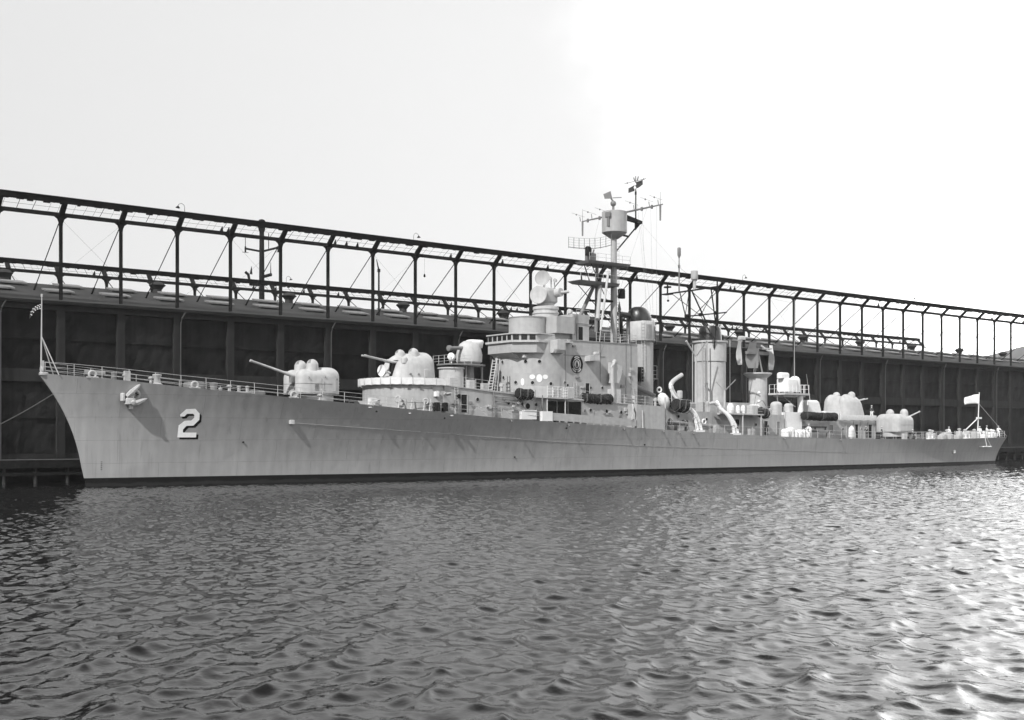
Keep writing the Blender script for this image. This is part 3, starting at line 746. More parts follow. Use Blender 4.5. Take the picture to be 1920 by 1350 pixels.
# plate lip at the top edge, fluted stiffener bands, boarding
lip = M(); 
for k, (o1, z1, z2) in enumerate(((.10, -.08, .02),)):
    p2 = h01poly(5.8 + o1, 29.35 - o1, 71.5 + o1); lip.rings([[V(x, y, h01top(x) + z1) for x, y in p2], [V(x, y, h01top(x) + z2) for x, y in p2]], True, True, False)
build('deck_edge', lip, GREY, h01)
cb = M(); c2 = [q for q in h01poly(6.15, 28.85, 36) if q[0] <= 34.9]
ri = [q for q in c2 if q[1] <= 0.01]; le = [q for q in c2 if q[1] > .01]
path = le + ri                                             # starboard to port round the front
cs = []
fine = []
for a, b in zip(path[:-1], path[1:]):
    for k in range(4): fine.append((a[0] + (b[0] - a[0]) * k / 4, a[1] + (b[1] - a[1]) * k / 4))
fine.append(path[-1])
for i, (x, y) in enumerate(fine):
    z0 = h01top(x); sag = .05 * abs(math.sin(i * .42)); nx, ny = (x - 35.2), y * .9; l = math.hypot(nx, ny) or 1
    o = .07 * abs(math.sin(i * .42)); cs.append([V(x + nx / l * -o, y - ny / l * o, z0 - .02 + .02 * math.sin(i)), V(x + nx / l * -.02, y - ny / l * .02, z0 + .33), V(x, y, z0 + .68 - sag * .4)])
cb.rings(cs, False, False, True, closed=False)
build('canvas_windscreen', cb, CANVAS, ship, sharp=False)
wr = M()
for i in range(0, len(fine), 7): wr.cyl((fine[i][0], fine[i][1], h01top(fine[i][0]) - .1), (fine[i][0], fine[i][1], h01top(fine[i][0]) + .72), .03, n=5)
build('windscreen_post', wr, LGREY, ship)
br = M()
for s in np.arange(30.0, 35, 1.1):
    q = min(pol[:15], key=lambda p: abs(p[0] - s)); br.rings([[V(q[0], q[1] + .02, h01top(s) - .1), V(q[0] - .25, q[1] - .4, h01top(s) - .1), V(q[0], q[1] + .02, h01top(s) - .6)], [V(q[0] + .06, q[1] + .02, h01top(s) - .1), V(q[0] - .19, q[1] - .4, h01top(s) - .1), V(q[0] + .06, q[1] + .02, h01top(s) - .6)]], smooth=False)
build('bracket', br, GREY, h01)
rail([V(s, -5.85, h01top(s)) for s in np.linspace(35.2, 41.8, 5)], step=1.7, sr=.035)
rail([V(s, 5.85, h01top(s)) for s in np.linspace(35.2, 70, 16)])
g52 = gun3((33.85, 0, 10.15), 0)
build('gun_platform', M().lathe([(2.5, 9.6), (2.5, 10.16)], (34.0, 0, 0), 32), GREY, ship)

# portholes, doors, ladders
PH = M().dirlathe([(.20, 0), (.20, .05), (.15, .06), (.14, .012), (.02, .012)], (0, 0, 0), (0, -1, 0), 14)
def porthole(p, ang, par, r=1.0):
    """p on the wall; ang = compass of the outward normal in degrees (270 = to port)"""
    d = V(math.cos(R(ang)), math.sin(R(ang)), 0)
    rim = M().dirlathe([(.25 * r, -.02), (.25 * r, .05), (.19 * r, .06), (.18 * r, .015)], p, d, 16)
    rim.f = [f for f, s_ in zip(rim.f, rim.sm)][:]
    o = build('porthole', rim, GREY, par)
    return build('porthole_glass', M().dirlathe([(.20 * r, .0), (.20 * r, .045)], p, d, 14), DARK, par)
for s, z in ((38.74, 8.29), (42.85, 7.97), (44.75, 7.91), (46.69, 7.86), (54.65, 7.38), (57.1, 7.29), (59.4, 7.19), (66.5, 6.9), (68.9, 6.8)): porthole((s, -5.8, z), 270, h01)
porthole((45.5, -5.8, 7.7), 270, h01, 1.7)
for s, t, z, a in ((46.81, .3, 12.81, 175.9), (47.76, -2.67, 12.76, 219.5), (48.94, -3.66, 12.77, 240.6), (46.8, -.06, 11.04, 180), (47.17, -1.72, 10.45, 204), (48.3, -3.22, 10.4, 230), (50.15, -4.11, 10.3, 258.4)):
    pass
def wdoor(s, y, z, w, h, par, open_=False):
    build('door', M().box(s - w / 2, s + w / 2, y - .012, y + .03, z, z + h), DARK if open_ else GREYD, par)
    m = M(); 
    for a, b, c, d in ((s - w / 2 - .07, s - w / 2, z, z + h), (s + w / 2, s + w / 2 + .07, z, z + h), (s - w / 2 - .07, s + w / 2 + .07, z + h, z + h + .07)): m.box(a, b, y - .06, y + .01, c, d)
    build('door_frame', m, LGREY, par)
wdoor(37.0, -5.8, zdk(37) + .25, .75, 1.85, h01, True); wdoor(55.6, -4.2, 8.75, .6, 1.75, ship, True)
def ladder(a, b, w=.42, ax=(1, 0, 0), n=9, mt=LGREY, par=None, r=.025):
    a = Vector(a); b = Vector(b); ax = Vector(ax) * w / 2; m = M().cyl(a - ax, b - ax, r, n=5).cyl(a + ax, b + ax, r, n=5)
    for i in range(n): p = a.lerp(b, (i + .5) / n); m.cyl(p - ax, p + ax, r * .8, n=5)
    return build('ladder', m, mt, par or ship)
ladder((35.95, -5.95, zdk(36) + .05), (35.95, -5.9, h01top(36) - .1), par=h01, r=.04)
ladder((53.6, -4.35, 8.4), (53.6, -4.35, 10.6)); ladder((63.0, -4.45, 8.0), (63.0, -4.35, 10.2))
# things stowed along the 01 house side
build('wall_lamp', M().cyl((34.4, -5.8, 8.75), (34.4, -6.5, 8.75), .05).dirlathe([(.05, 0), (.3, .12), (.3, .16)], (34.6, -6.4, 8.85), (0, -.4, -1), 12).box(34.2, 35.0, -6.5, -6.2, 8.8, 8.95), LGREY, h01)
build('junction_box', M().blob(33.35, 33.85, -5.95, -5.5, 8.5, 9.0, 5, .05, n=12), WHITE, h01)
build('junction_box', M().blob(36.1, 36.5, -5.98, -5.78, 8.35, 8.8, 5, .05, n=12), DARK, h01)
build('hose_reel', M().torus((30.15, -3.9, 8.2), (-.7, -.8, 0), .30, .09, 16, 7), LGREY, h01)
build('hose_reel', M().torus((32.4, -5.55, 8.0), (-.35, -1, 0), .26, .08, 16, 7), LGREY, h01)
for s, y in ((29.75, -4.55), (30.9, -5.1), (32.0, -5.75), (32.6, -5.9)): build('stowed_spar', M().cyl((s, y, zdk(s)), (s + .35, y + .25, zdk(s) + 1.2), .09, .06, n=7), LGREY, h01)
for s in (33.2, 34.2): build('ventilation_box', M().blob(s, s + .5, -6.3, -5.75, 7.0, 7.9, 5, .08, n=12), DARK, h01)
for tb_ in (M().tube([(30.5, -4.75, 7.9), (32.4, -5.6, 7.85), (34.5, -5.88, 7.8), (36.2, -5.88, 7.75)], .035), M().tube([(40.9, -5.9, 8.65), (44.2, -5.9, 8.5), (44.6, -5.9, 8.3), (44.9, -5.9, 7.9)], .045), M().tube([(41, -5.9, 8.15), (43.9, -5.9, 8.0), (44.3, -5.9, 7.7)], .045), M().tube([(41, -5.9, 7.5), (44.2, -5.9, 7.3)], .045)): build('pipe_run', tb_, GREYD, h01)
build('fire_main', M().cyl((40.75, -5.95, zdk(40) + .05), (40.75, -5.95, 9.1), .06), GREYD, h01); build('fire_main', M().cyl((47.0, -6.5, zdk(47)), (47.0, -6.5, 8.9), .08), GREYD, h01)
for s, w in ((38.7, .95), (42.0, .8)):                     # canvas covered screens on the rail
    z = zdk(s); build('canvas_screen', M().add([(s - w, -eb(s) + .1, z + .02), (s + w, -eb(s + w) + .1, zdk(s + w) + .02), (s + w * .8, -eb(s + w) + .12, z + .95), (s, -eb(s) + .16, z + .8), (s - w * .6, -eb(s) + .12, z + .95)], [(0, 1, 2, 3, 4)]), GREY, ship)
build('stowed_gangway', M().box(43.9, 46.0, -6.75, -6.4, zdk(45) + .1, zdk(45) + .95).box(44.3, 46.0, -6.8, -6.35, zdk(45) + 1.0, zdk(45) + 1.1), WHITE, ship)
build('bulwark_box', M().box(46.55, 48.0, -7.05, -6.6, zdk(47.5) + .05, zdk(47.5) + 1.12), WHITE, ship)
build('recess_shade', M().box(48.3, 53.2, -5.86, -5.75, zdk(50) + .1, 8.3), BLACK, h01)  # black panel stands in for the shade of the recess under the gallery
for s in (49.6, 51.2): build('recess_frame', M().box(s - .05, s + .05, -5.92, -5.8, zdk(50) + .1, 8.3), GREYD, h01)
# bulwark plate with freeing ports beneath
bm_ = M(); a = np.linspace(48.05, 60.3, 26)
top = [V(s, -eb(s) + .05, zdk(s) + 1.0) for s in a]; bot = [V(s, -eb(s) + .05, zdk(s) + .16) for s in a]
bm_.rings([[p, p + V(0, .05, 0), q + V(0, .05, 0), q] for p, q in zip(bot, top)], smooth=False)
for s in a[::2]: bm_.box(s - .1, s + .1, -eb(s) + .05, -eb(s) + .1, zdk(s) - .05, zdk(s) + .2)
build('bulwark', bm_, GREY, ship)
build('side_plating', M().rings([[V(s, -eb(s) + .06, zdk(s) - .05), V(s, -5.7, zdk(s) - .05), V(s, -5.7, h01top(s) - .1), V(s, -eb(s) + .10, h01top(s) - .1)] for s in np.linspace(60.4, 64.9, 8)], smooth=False), GREY, ship)
build('deck_post', M().cyl((65.2, -7.3, 5.1), (65.2, -7.2, 9.0), .09), LGREY, ship); build('deck_post', M().cyl((61.2, -7.55, 5.35), (61.2, -7.45, 7.4), .08), LGREY, ship); build('gooseneck_vent', M().tube([(59.6, -7.4, 6.3), (59.8, -7.4, 7.6), (60.5, -6.6, 8.1)], .10), LGREY, ship)
# ------------------------------------------------------------------ bridge tower
TC, TR, TWY = 51.0, 4.2, 4.2
def tpoly(r, back, n=22): return [(TC + r * math.cos(R(180 + 90 * i / n)), r * math.sin(R(180 + 90 * i / n))) for i in range(n + 1)] + [(back, -r), (back, r)] + [(TC - r * math.sin(R(90 * i / n)), r * math.cos(R(90 * i / n))) for i in range(n)]
tower = build('bridge_tower', M().rings([[V(x, y, 8.0) for x, y in tpoly(4.2, 63.6)], [V(x, y, 15.32) for x, y in tpoly(4.2, 63.6)]], True, True, True), GREY, ship)
build('lower_casing', M().rings([[V(x, y, 7.9) for x, y in tpoly(4.26, 51.5)], [V(x, y, 11.5 - max(0, x - 47.8) * .02) for x, y in tpoly(4.26, 51.5)]], True, True, True), GREY, tower)
for s, t, z, a in ((46.81, .3, 12.81, 175.9), (47.76, -2.67, 12.76, 219.5), (48.94, -3.66, 12.77, 240.6), (46.8, -.06, 11.04, 180), (47.17, -1.72, 10.45, 204), (48.3, -3.22, 10.4, 230), (50.15, -4.11, 10.3, 258.4), (48.42, -3.31, 15.0, 232), (49.07, -3.73, 15.0, 243)):
    rr_ = 4.27 if z < 11.5 else 4.2
    porthole((TC + rr_ * math.cos(R(a)), rr_ * math.sin(R(a)), z), a, tower)
for s, z in ((52.6, 10.2), (56.1, 10.0), (57.9, 10.05), (52.2, 10.5)): porthole((s, -4.2, z), 270, tower, .8)
for s, t, z, a, w_ in ((48.28, -3.2, 11.05, 229.6, .32), (48.91, -3.65, 10.9, 240.2, .34), (49.53, -3.93, 11.05, 249.5, .30), (47.55, -2.4, 10.5, 214.8, .2)):
    d = V(math.cos(R(a)), math.sin(R(a)), 0); u = V(-d.y, d.x, 0); m = M(); c = V(TC, 0, z) + d * 4.28
    hh = .45 if w_ == .34 else (.4 if w_ == .2 else .26)
    m.rings([[c + d * e + u * w_ * math.cos(2 * math.pi * k / 18) + V(0, 0, hh * math.sin(2 * math.pi * k / 18)) for k in range(18)] for e in (-.03, .012)])
    build('painted_award', m, WHITE, tower)
# pilot house wrapped round the front
def ph(off, z0, z1, ext=0.0):
    p = [(48.3 + ext, -3.95 - off), (46.15 - off * .7, -2.2 - off * .6), (46.15 - off * .7, 2.2 + off * .6), (48.3 + ext, 3.95 + off), (51, 3.9), (51, -3.9)]
    return [[V(x, y, z0) for x, y in p], [V(x, y, z1) for x, y in p]]
pil_h = build('pilot_house', M().rings(ph(0, 13.75, 15.8), smooth=False), GREY, ship)
build('sill', M().rings(ph(.32, 14.88, 15.10), smooth=False), LGREY, pil_h)
build('roof', M().rings(ph(.22, 15.80, 15.92), smooth=False), LGREY, pil_h)
def winrow(p0, p1, n, z0=15.16, z1=15.74):
    p0 = Vector(p0); p1 = Vector(p1); d = (p1 - p0); nrm = V(d.y, -d.x, 0).normalized()
    for i in range(n):
        a = p0.lerp(p1, (i + .14) / n); b = p0.lerp(p1, (i + .86) / n); m = M()
        m.rings([[a + nrm * .0 + V(0, 0, z0), b + V(0, 0, z0), b + V(0, 0, z1), a + V(0, 0, z1)], [a + nrm * .025 + V(0, 0, z0), b + nrm * .025 + V(0, 0, z0), b + nrm * .025 + V(0, 0, z1), a + nrm * .025 + V(0, 0, z1)]], smooth=False)
        build('window', m, GLASS, pil_h)
winrow((46.15, 2.2, 0), (46.15, -2.2, 0), 5); winrow((46.15, -2.2, 0), (48.3, -3.95, 0), 3)
build('bracket', M().rings([[V(46.4, -1.9, 13.74), V(46.4, 1.9, 13.74), V(47.9, 2.4, 12.6), V(47.9, -2.4, 12.6)], [V(50, -1.9, 13.74), V(50, 1.9, 13.74), V(50, 2.4, 12.6), V(50, -2.4, 12.6)]], smooth=False), GREY, pil_h)
build('voice_light', M().blob(47.3, 47.9, -2.9, -2.4, 13.2, 13.6, 3, .15, n=12).blob(46.6, 47.2, 1.0, 1.6, 13.1, 13.6, 3, .15, n=12), LGREY, pil_h)
# upper bridge: round control station, square charthouse, signal bridge edge
upb = build('upper_bridge', M().lathe([(2.22, 15.3), (2.22, 17.92), (2.3, 17.93), (2.3, 18.02)], (50.25, 0, 0), 40), GREY, ship)
build('chart_house', M().box(51.25, 53.95, -3.9, 3.9, 16.1, 17.98).box(51.3, 53.9, -3.1, 3.1, 15.3, 16.1), GREY, upb)
build('signal_house', M().box(53.96, 56.5, -3.5, 3.5, 15.3, 18.42), GREY, upb)
build('door', M().box(54.9, 55.5, -3.53, -3.48, 15.5, 17.0), DARK, upb)
build('conduit', M().tube([(54.6, -3.55, 15.4), (54.6, -3.55, 18.4)], .05).tube([(54.3, -3.55, 16.0), (54.3, -3.55, 18.3)], .04).tube([(54.6, -3.56, 17.4), (56.4, -3.56, 17.35)], .03), GREYD, upb)
build('signal_lamp', M().dirlathe([(.05, -.3), (.25, -.25), (.28, .25), (.26, .26)], (54.1, -2.9, 18.75), (-1, -.5, 0), 14).cyl((54.1, -2.9, 18.3), (54.1, -2.9, 18.6), .06).tube([(54.8, -3.2, 18.4), (54.8, -3.2, 19.0), (57, -3.0, 19.0), (57, -3, 18)], .035), LGREY, upb)
build('deck_edge', M().box(51.3, 63.5, -4.28, 4.28, 15.3, 15.38), GREY, tower)
build('lookout_tub', M().rings([[V(50.1, -4.15, z), V(50.05, -4.95 + o, z), V(50.3, -5.15 + o, z), V(51.5, -5.15 + o, z), V(51.75, -4.15, z)] for z, o in ((13.75, .25), (14.1, 0), (15.2, 0))], smooth=False).box(51.76, 53.0, -4.75, -4.15, 14.95, 15.1), LGREY, tower)
build('wind_vane_box', M().rings([[V(55.2, -5.15, 13.0), V(56.7, -5.15, 13.15), V(56.7, -4.1, 13.15), V(55.2, -4.1, 13.0)], [V(55.2, -5.15, 13.6), V(56.7, -5.15, 13.8), V(56.7, -4.1, 13.8), V(55.2, -4.1, 13.6)]], smooth=False).blob(56.1, 56.6, -5.0, -4.6, 13.8, 14.1, 4, .1, n=12), LGREY, tower)
vt = M().rings([[V(58.75, -4.19, z), V(58.75, -5.05, z), V(60.1, -5.05, z), V(60.1, -4.19, z)] for z in (7.9, 9.9)], smooth=False)
vt.tube([(58.95, -5.0, 8.0), (58.9, -5.0, 9.6), (58.75, -5.0, 11.0), (58.75, -5.0, 12.4), (58.9, -5.0, 12.9), (59.3, -4.8, 13.15), (59.8, -4.3, 13.2)], .22, 10)
vt.rings([[V(58.85, -4.19, z0), V(58.85, -4.95, z0), V(x1, -4.95, z1), V(x1, -4.19, z1)] for z0, x1, z1 in ((10.6, 59.9, 10.6), (11.6, 60.4, 11.9), (13.0, 60.4, 12.6))], smooth=False)
build('vent_trunk', vt, LGREY, tower)
wdoor(64.0, -1.5, 8.3, .7, 1.8, ship, True)
rf_ = random.Random(21)
for k in range(22):                                          # lamps, junction boxes, vents and pipe clips on the tower side
    s_, z_ = rf_.uniform(52.2, 63), rf_.uniform(8.9, 15.0)
    if abs(s_ - 54) < 1.4 and abs(z_ - 12.6) < 1.3: continue
    if abs(s_ - 59.6) < 1.2: continue
    w_, h_ = rf_.uniform(.12, .32), rf_.uniform(.12, .4); build('wall_fitting', M().blob(s_ - w_, s_ + w_, -4.2 - rf_.uniform(.08, .2), -4.15, z_, z_ + h_, 6, .03, n=12), rf_.choice([GREY, GREYD, LGREY]), tower)
for s_, z0, z1 in ((52.25, 8.6, 15.3), (57.6, 10.6, 15.3), (61.7, 8.4, 15.3), (62.5, 10.5, 15.2)): build('cable_run', M().cyl((s_, -4.22, z0), (s_, -4.22, z1), .035, n=6), GREYD, tower)
build('cable_run', M().tube([(52.0, -4.22, 13.6), (56.0, -4.22, 13.65), (58.4, -4.22, 13.65)], .03, 5), GREYD, tower)
for k in range(16):
    s_, z_ = rf_.uniform(37.6, 47.4), rf_.uniform(6.9, 8.4); w_ = rf_.uniform(.08, .22); build('wall_fitting', M().blob(s_ - w_, s_ + w_, -5.8 - rf_.uniform(.08, .2), -5.75, z_, z_ + rf_.uniform(.12, .4), 6, .03, n=12), rf_.choice([GREY, GREYD, LGREY]), h01)
for k in range(14):
    s_, z_ = rf_.uniform(53.5, 64), rf_.uniform(6.6, 7.5); w_ = rf_.uniform(.08, .22); build('wall_fitting', M().blob(s_ - w_, s_ + w_, -5.8 - rf_.uniform(.08, .2), -5.75, z_, z_ + rf_.uniform(.12, .4), 6, .03, n=12), rf_.choice([GREY, GREYD, LGREY]), h01)
# crest: dark disc, pale ring, tower figure in the middle, lettering band
def crest():
    c = V(53.98, -4.2, 12.62)
    def disc(r0, r1, y0, y1, rz=1.12, n=40, a0=0, a1=360):
        m = M(); A = [R(a0 + (a1 - a0) * i / n) for i in range(n + 1)]
        m.rings([[c + V(r0 * math.cos(a), -y0, r0 * rz * math.sin(a)), c + V(r1 * math.cos(a), -y0, r1 * rz * math.sin(a)), c + V(r1 * math.cos(a), -y1, r1 * rz * math.sin(a)), c + V(r0 * math.cos(a), -y1, r0 * rz * math.sin(a))] for a in A], False, False, False)
        return m
    o = build('crest', disc(.02, .92, -.02, .03), BLACK, tower)
    return c, disc
cc, disc = crest()
crest_parts = [(disc(.52, .60, .02, .045), LGREY), (disc(.70, .82, .02, .045, a0=60, a1=120, n=10), LGREY), (disc(.68, .84, .02, .045, a0=215, a1=262, n=10), LGREY), (disc(.68, .84, .02, .045, a0=278, a1=325, n=10), LGREY), (disc(.02, .40, .02, .045), LGREY)]
for m, mt in crest_parts: build('crest_ring', m, mt, tower)
build('crest_figure', M().rings([[cc + V(-.20, -.07, -.36), cc + V(-.04, -.07, .34), cc + V(.04, -.07, .34), cc + V(.20, -.07, -.36), cc + V(.08, -.07, -.36), cc + V(0, -.07, .05), cc + V(-.08, -.07, -.36)], [cc + V(-.20, -.04, -.36), cc + V(-.04, -.04, .34), cc + V(.04, -.04, .34), cc + V(.20, -.04, -.36), cc + V(.08, -.04, -.36), cc + V(0, -.04, .05), cc + V(-.08, -.04, -.36)]], smooth=False), DARK, tower)
# projecting gallery on the 01 level
gy = -6.75
gm = M().rings([[V(44.9, -5.7, 8.72), V(47.5, gy, 8.58), V(51.3, gy, 8.48), V(51.3, -4.4, 8.48), V(46.5, -4.4, 8.62)], [V(44.9, -5.7, 8.86), V(47.5, gy, 8.72), V(51.3, gy, 8.62), V(51.3, -4.4, 8.62), V(46.5, -4.4, 8.76)]], smooth=False)
gal = build('gallery', gm, LGREY, ship)
build('screen_plate', M().rings([[V(45.0, -5.75, 8.86), V(47.5, gy, 8.72), V(47.5, gy + .05, 8.72), V(45.0, -5.7, 8.86)], [V(45.2, -5.75, 9.95), V(47.5, gy, 9.85), V(47.5, gy + .05, 9.85), V(45.2, -5.7, 9.95)]], smooth=False), LGREY, gal)
rail([V(47.5, gy, 8.7), V(51.3, gy, 8.6), V(51.3, -4.6, 8.6)], h=1.2, step=.75, wires=(1.0, .75, .5, .25), sr=.03, par=gal, mt=WHITE)
build('signal_shelf', M().box(48.6, 49.6, gy + .1, gy + .5, 8.64, 9.5), LGREY, gal); build('signal_shelf', M().box(50.4, 51.25, gy - .06, gy, 8.65, 9.8), LGREY, gal)
build('gallery_post', M().cyl((47.6, -6.6, zdk(47.6)), (47.6, -6.6, 8.6), .07).cyl((50.2, -6.6, zdk(50)), (50.2, -6.6, 8.5), .07), LGREY, gal)

# ------------------------------------------------------------------ weapon tower between gun and bridge
build('rocket_pedestal', M().lathe([(1.36, 8.8), (1.36, 11.75), (1.5, 11.76), (1.5, 11.9)], (39.5, 0, 0), 28), LGREY, ship)
wt = build('rocket_launcher', M().lathe([(1.1, 12.35), (1.42, 12.6), (1.46, 13.4), (1.3, 14.1), (1.05, 14.6), (.6, 14.9), (.1, 14.95)], (41.9, 0, 0), 28), LGREY, ship)
build('canvas_cover', M().blob(41.2, 43.5, -.8, .8, 14.2, 15.1, 2.6, .4, shear=.4), CANVAS, wt, sharp=False)
build('launcher_barrel', M().dirlathe([(.2, 0), (.2, 1.8), (.3, 1.85), (.32, 2.2), (.1, 2.25)], (40.9, -.3, 14.1), (-1, -.1, -.06), 14), GREYD, wt)
build('launcher_foot', M().cyl((41.9, 0, 9.0), (41.9, 0, 12.4), .55, n=16).cyl((40.6, -1.2, 9), (40.6, -1.2, 12.4), .12).cyl((42.9, -1.0, 9), (42.9, -1.0, 12.4), .12), GREYD, wt)
build('working_platform', M().blob(38.2, 43.4, -1.7, 1.7, 12.15, 12.3, 4, .03), GREYD, ship)
rail([V(38.2, 1.6, 12.3), V(38.2, -1.6, 12.3), V(41, -1.65, 12.3)], h=.9, step=1.1, sr=.035)
ladder((43.3, -1.9, 9.1), (44.3, -1.5, 12.9), .5, (.3, -1, 0), 12, r=.06); ladder((44.3, -1.7, 9.4), (44.9, -1.4, 13.0), .35, (.3, -1, 0), 3, r=.06)
build('searchlight', M().dirlathe([(.1, -.4), (.36, -.3), (.4, .2), (.36, .22)], (38.6, -1.3, 13.0), (-1, -.6, .2), 16).cyl((38.6, -1.3, 12.3), (38.6, -1.3, 12.8), .06), WHITE, ship)
build('ready_locker', M().box(36.9, 37.9, -3.4, -2.4, 9.4, 10.6), LGREY, ship); build('ready_locker', M().box(38.6, 39.3, -4.6, -4.0, 9.3, 10.4), LGREY, ship)
# ------------------------------------------------------------------ gun director on the bridge
gd = build('gun_director', M().blob(51.85, 54.1, -1.15, 1.15, 19.75, 21.6, 3.4, .5, rb=.25), GREY, ship)
build('director_base', M().lathe([(1.45, 17.9), (1.45, 18.55), (1.55, 18.6), (1.55, 18.75), (1.42, 18.8), (1.42, 19.05), (1.52, 19.1), (1.5, 19.4), (1.0, 19.55), (1.0, 19.8)], (52.9, 0, 0), 32), LGREY, gd)
build('radar_dish', M().dirlathe([(.3, -.45), (.5, -.3), (1.0, -.05), (1.05, .05), (1.0, .08), (.6, .02), (.05, 0)], (51.4, -.5, 20.7), (-1, -.55, .05), 28), LGREY, gd)
build('rangefinder', M().cyl((53.6, -.9, 21.0), (53.75, -1.75, 21.05), .5, .5, n=16).cyl((53.7, -1.7, 21.0), (54.6, -2.1, 21.15), .18), LGREY, gd)
build('radar_dish', M().dirlathe([(.12, -.25), (.4, -.16), (.88, .08), (.9, .12), (.5, -.04), (.05, -.1)], (52.5, .1, 22.75), (-1, -.75, .18), 26).cyl((52.6, 0, 21.5), (52.8, 0, 22.7), .1).cyl((52.3, -.5, 21.5), (52.8, -.1, 22.5), .06), GREY, gd)
build('optical_sight', M().dirlathe([(.2, 0), (.24, .4)], (53.2, -.5, 22.7), (-1, -.7, 0), 12).dirlathe([(.2, 0), (.22, .4)], (53.8, -.7, 22.5), (-1, -.7, 0), 12).cyl((53.3, -.5, 21.5), (53.3, -.5, 22.6), .07).cyl((53.8, -.6, 21.5), (53.7, -.6, 22.3), .06), GREY, gd)
# ------------------------------------------------------------------ foremast
MX = 63.7
fm = build('foremast', M().cyl((MX, 0, 15.3), (MX, 0, 28.6), .42, .37, n=18), GREY, ship)
build('mast_leg', M().cyl((59.0, 1.6, 17.8), (60.9, .5, 22.6), .26, .22, n=10).cyl((61.3, .6, 17), (61.3, .4, 25), .2, n=10), GREYD, fm)
build('mast_leg', M().cyl((59.0, -2.2, 18.2), (60.9, -.6, 22.6), .26, .22, n=10), GREY, fm)
build('boom', M().cyl((61.5, -1.4, 24.2), (59.3, -2.4, 16.9), .16, .12, n=10).cyl((59.3, -2.4, 16.9), (57.2, -4.4, 14.0), .04, n=6), LGREY, fm)
build('radar_platform', M().rings([[V(58.7, -1.0, 25.0), V(58.7, 1.0, 25.0), V(65.0, 1.3, 25.0), V(65.0, -1.3, 25.0)], [V(58.5, -1.3, 25.3), V(58.5, 1.3, 25.3), V(65.2, 1.5, 25.3), V(65.2, -1.5, 25.3)]], smooth=False), GREYD, fm)
build('lower_platform', M().rings([[V(57.6, -.7, 22.5), V(57.6, .7, 22.5), V(63.5, 1.0, 22.5), V(63.5, -1.0, 22.5)], [V(57.2, -1.2, 22.85), V(57.2, 1.2, 22.85), V(63.5, 1.3, 22.85), V(63.5, -1.3, 22.85)]], smooth=False), GREYD, fm)
build('cross_brace', M().cyl((60.0, -1, 20.8), (63.7, 0, 20.8), .13).cyl((60.0, 1, 20.8), (63.7, 0, 20.8), .13).cyl((58.2, .5, 22.6), (63.4, .2, 18.2), .05).cyl((59.5, -.5, 25.1), (62.5, 0, 20.9), .05).cyl((59.6, .8, 25), (60.4, .6, 22.8), .07).cyl((61.4, -.6, 25), (61.0, -.5, 22.8), .10), DARK, fm)
ladder((64.05, -.3, 15.6), (64.05, -.3, 28), .35, (.6, -.8, 0), 40, par=fm)
build('running_light', M().cyl((58.2, -.3, 22.85), (58.1, -.3, 23.9), .1), DARK, fm); build('junction_box', M().blob(64.0, 64.9, -.9, -.2, 21.2, 22.4, 3, .2, n=12), DARK, fm)
# air search aerial: a curved lattice on its own turntable
ra = build('search_radar', M().blob(59.2, 60.4, -.6, .4, 25.3, 26.3, 5, .1, n=12).cyl((59.9, 0, 26.2), (59.9, 0, 26.9), .14).cyl((60.3, .4, 25.3), (60.7, .3, 26.9), .1), GREYD, fm)
lat = M(); c0 = V(59.75, 0, 26.9); u = V(.786, -.618, 0); nrm = V(-.618, -.786, 0)
nodes = []
for i in range(9):
    k = -1 + 2 * i / 8; p = c0 + u * (2.55 * k) + nrm * (.75 * k * k) + V(0, 0, .32 * k * k * (1 if k > 0 else .2)); nodes.append(p)
    lat.tube([p + V(0, 0, -.1), p + V(0, 0, .6) - nrm * .12, p + V(0, 0, 1.2)], .038, 5)
lat.tube(nodes, .05, 5); lat.tube([p + V(0, 0, 1.18) for p in nodes], .016, 4)
for hgt in (.3, .6, .9): lat.tube([p + V(0, 0, hgt) for p in nodes], .010, 4)
build('radar_lattice', lat, GREYD, ra)
build('feed_horn', M().blob(58.6, 59.3, -.9, -.3, 25.9, 27.0, 3, .2, n=12), DARK, ra)
tb = build('mast_top_drum', M().lathe([(.45, 28.45), (1.5, 29.18), (1.53, 29.2), (1.53, 31.72), (1.45, 31.75), (.5, 31.9), (.1, 31.95)], (MX + .1, 0, 0), 36), GREY, fm)
build('aerial_panel', M().box(62.2, 62.35, -.9, -.05, 30.9, 31.5).box(62.25, 62.35, -.7, -.3, 29.8, 30.9), GREYD, tb)
build('small_radar', M().cyl((63.6, 0, 31.9), (63.6, 0, 32.4), .15).sphere((63.6, 0, 32.75), .36).cyl((63.6, 0, 33.0), (63.3, .1, 33.4), .1).rings([[V(62.65, .5, 33.3), V(63.4, -.05, 33.35), V(63.25, .1, 34.25), V(62.5, .6, 33.85)], [V(62.7, .55, 33.3), V(63.45, 0, 33.35), V(63.3, .15, 34.25), V(62.55, .65, 33.85)]], smooth=False).cyl((63.4, -.1, 33.4), (64.4, -.6, 33.5), .05), GREYD, tb)
yd = M().tube([(65.0, 7.3, 31.75), (65, 3, 31.75), (65, -3, 31.75), (65, -7.0, 31.75)], [.07, .12, .12, .07])
for t in (7.2, -6.6): yd.cyl((65, t, 31.7), (65, t, 29.9), .13, .10, n=7).cyl((65, t, 31.8), (65, t, 33.3), .035, .02, n=5)
for t in (7.6, 5.4, 3.2, -2.2, -4.8, -6.3): yd.cyl((65, t, 31.8), (64.9, t, 32.4), .05, n=5).cyl((65.9, t + .2, 32.5), (63.4, t - .1, 32.7), .018, n=4).sphere((64.3, t, 32.6), .11, 6, 5)
for t in (6.2, 4.0, -3.5, -5.2): yd.box(64.9, 65.1, t - .1, t + .1, 31.5, 31.95)
build('yard', yd, GREYD, fm)
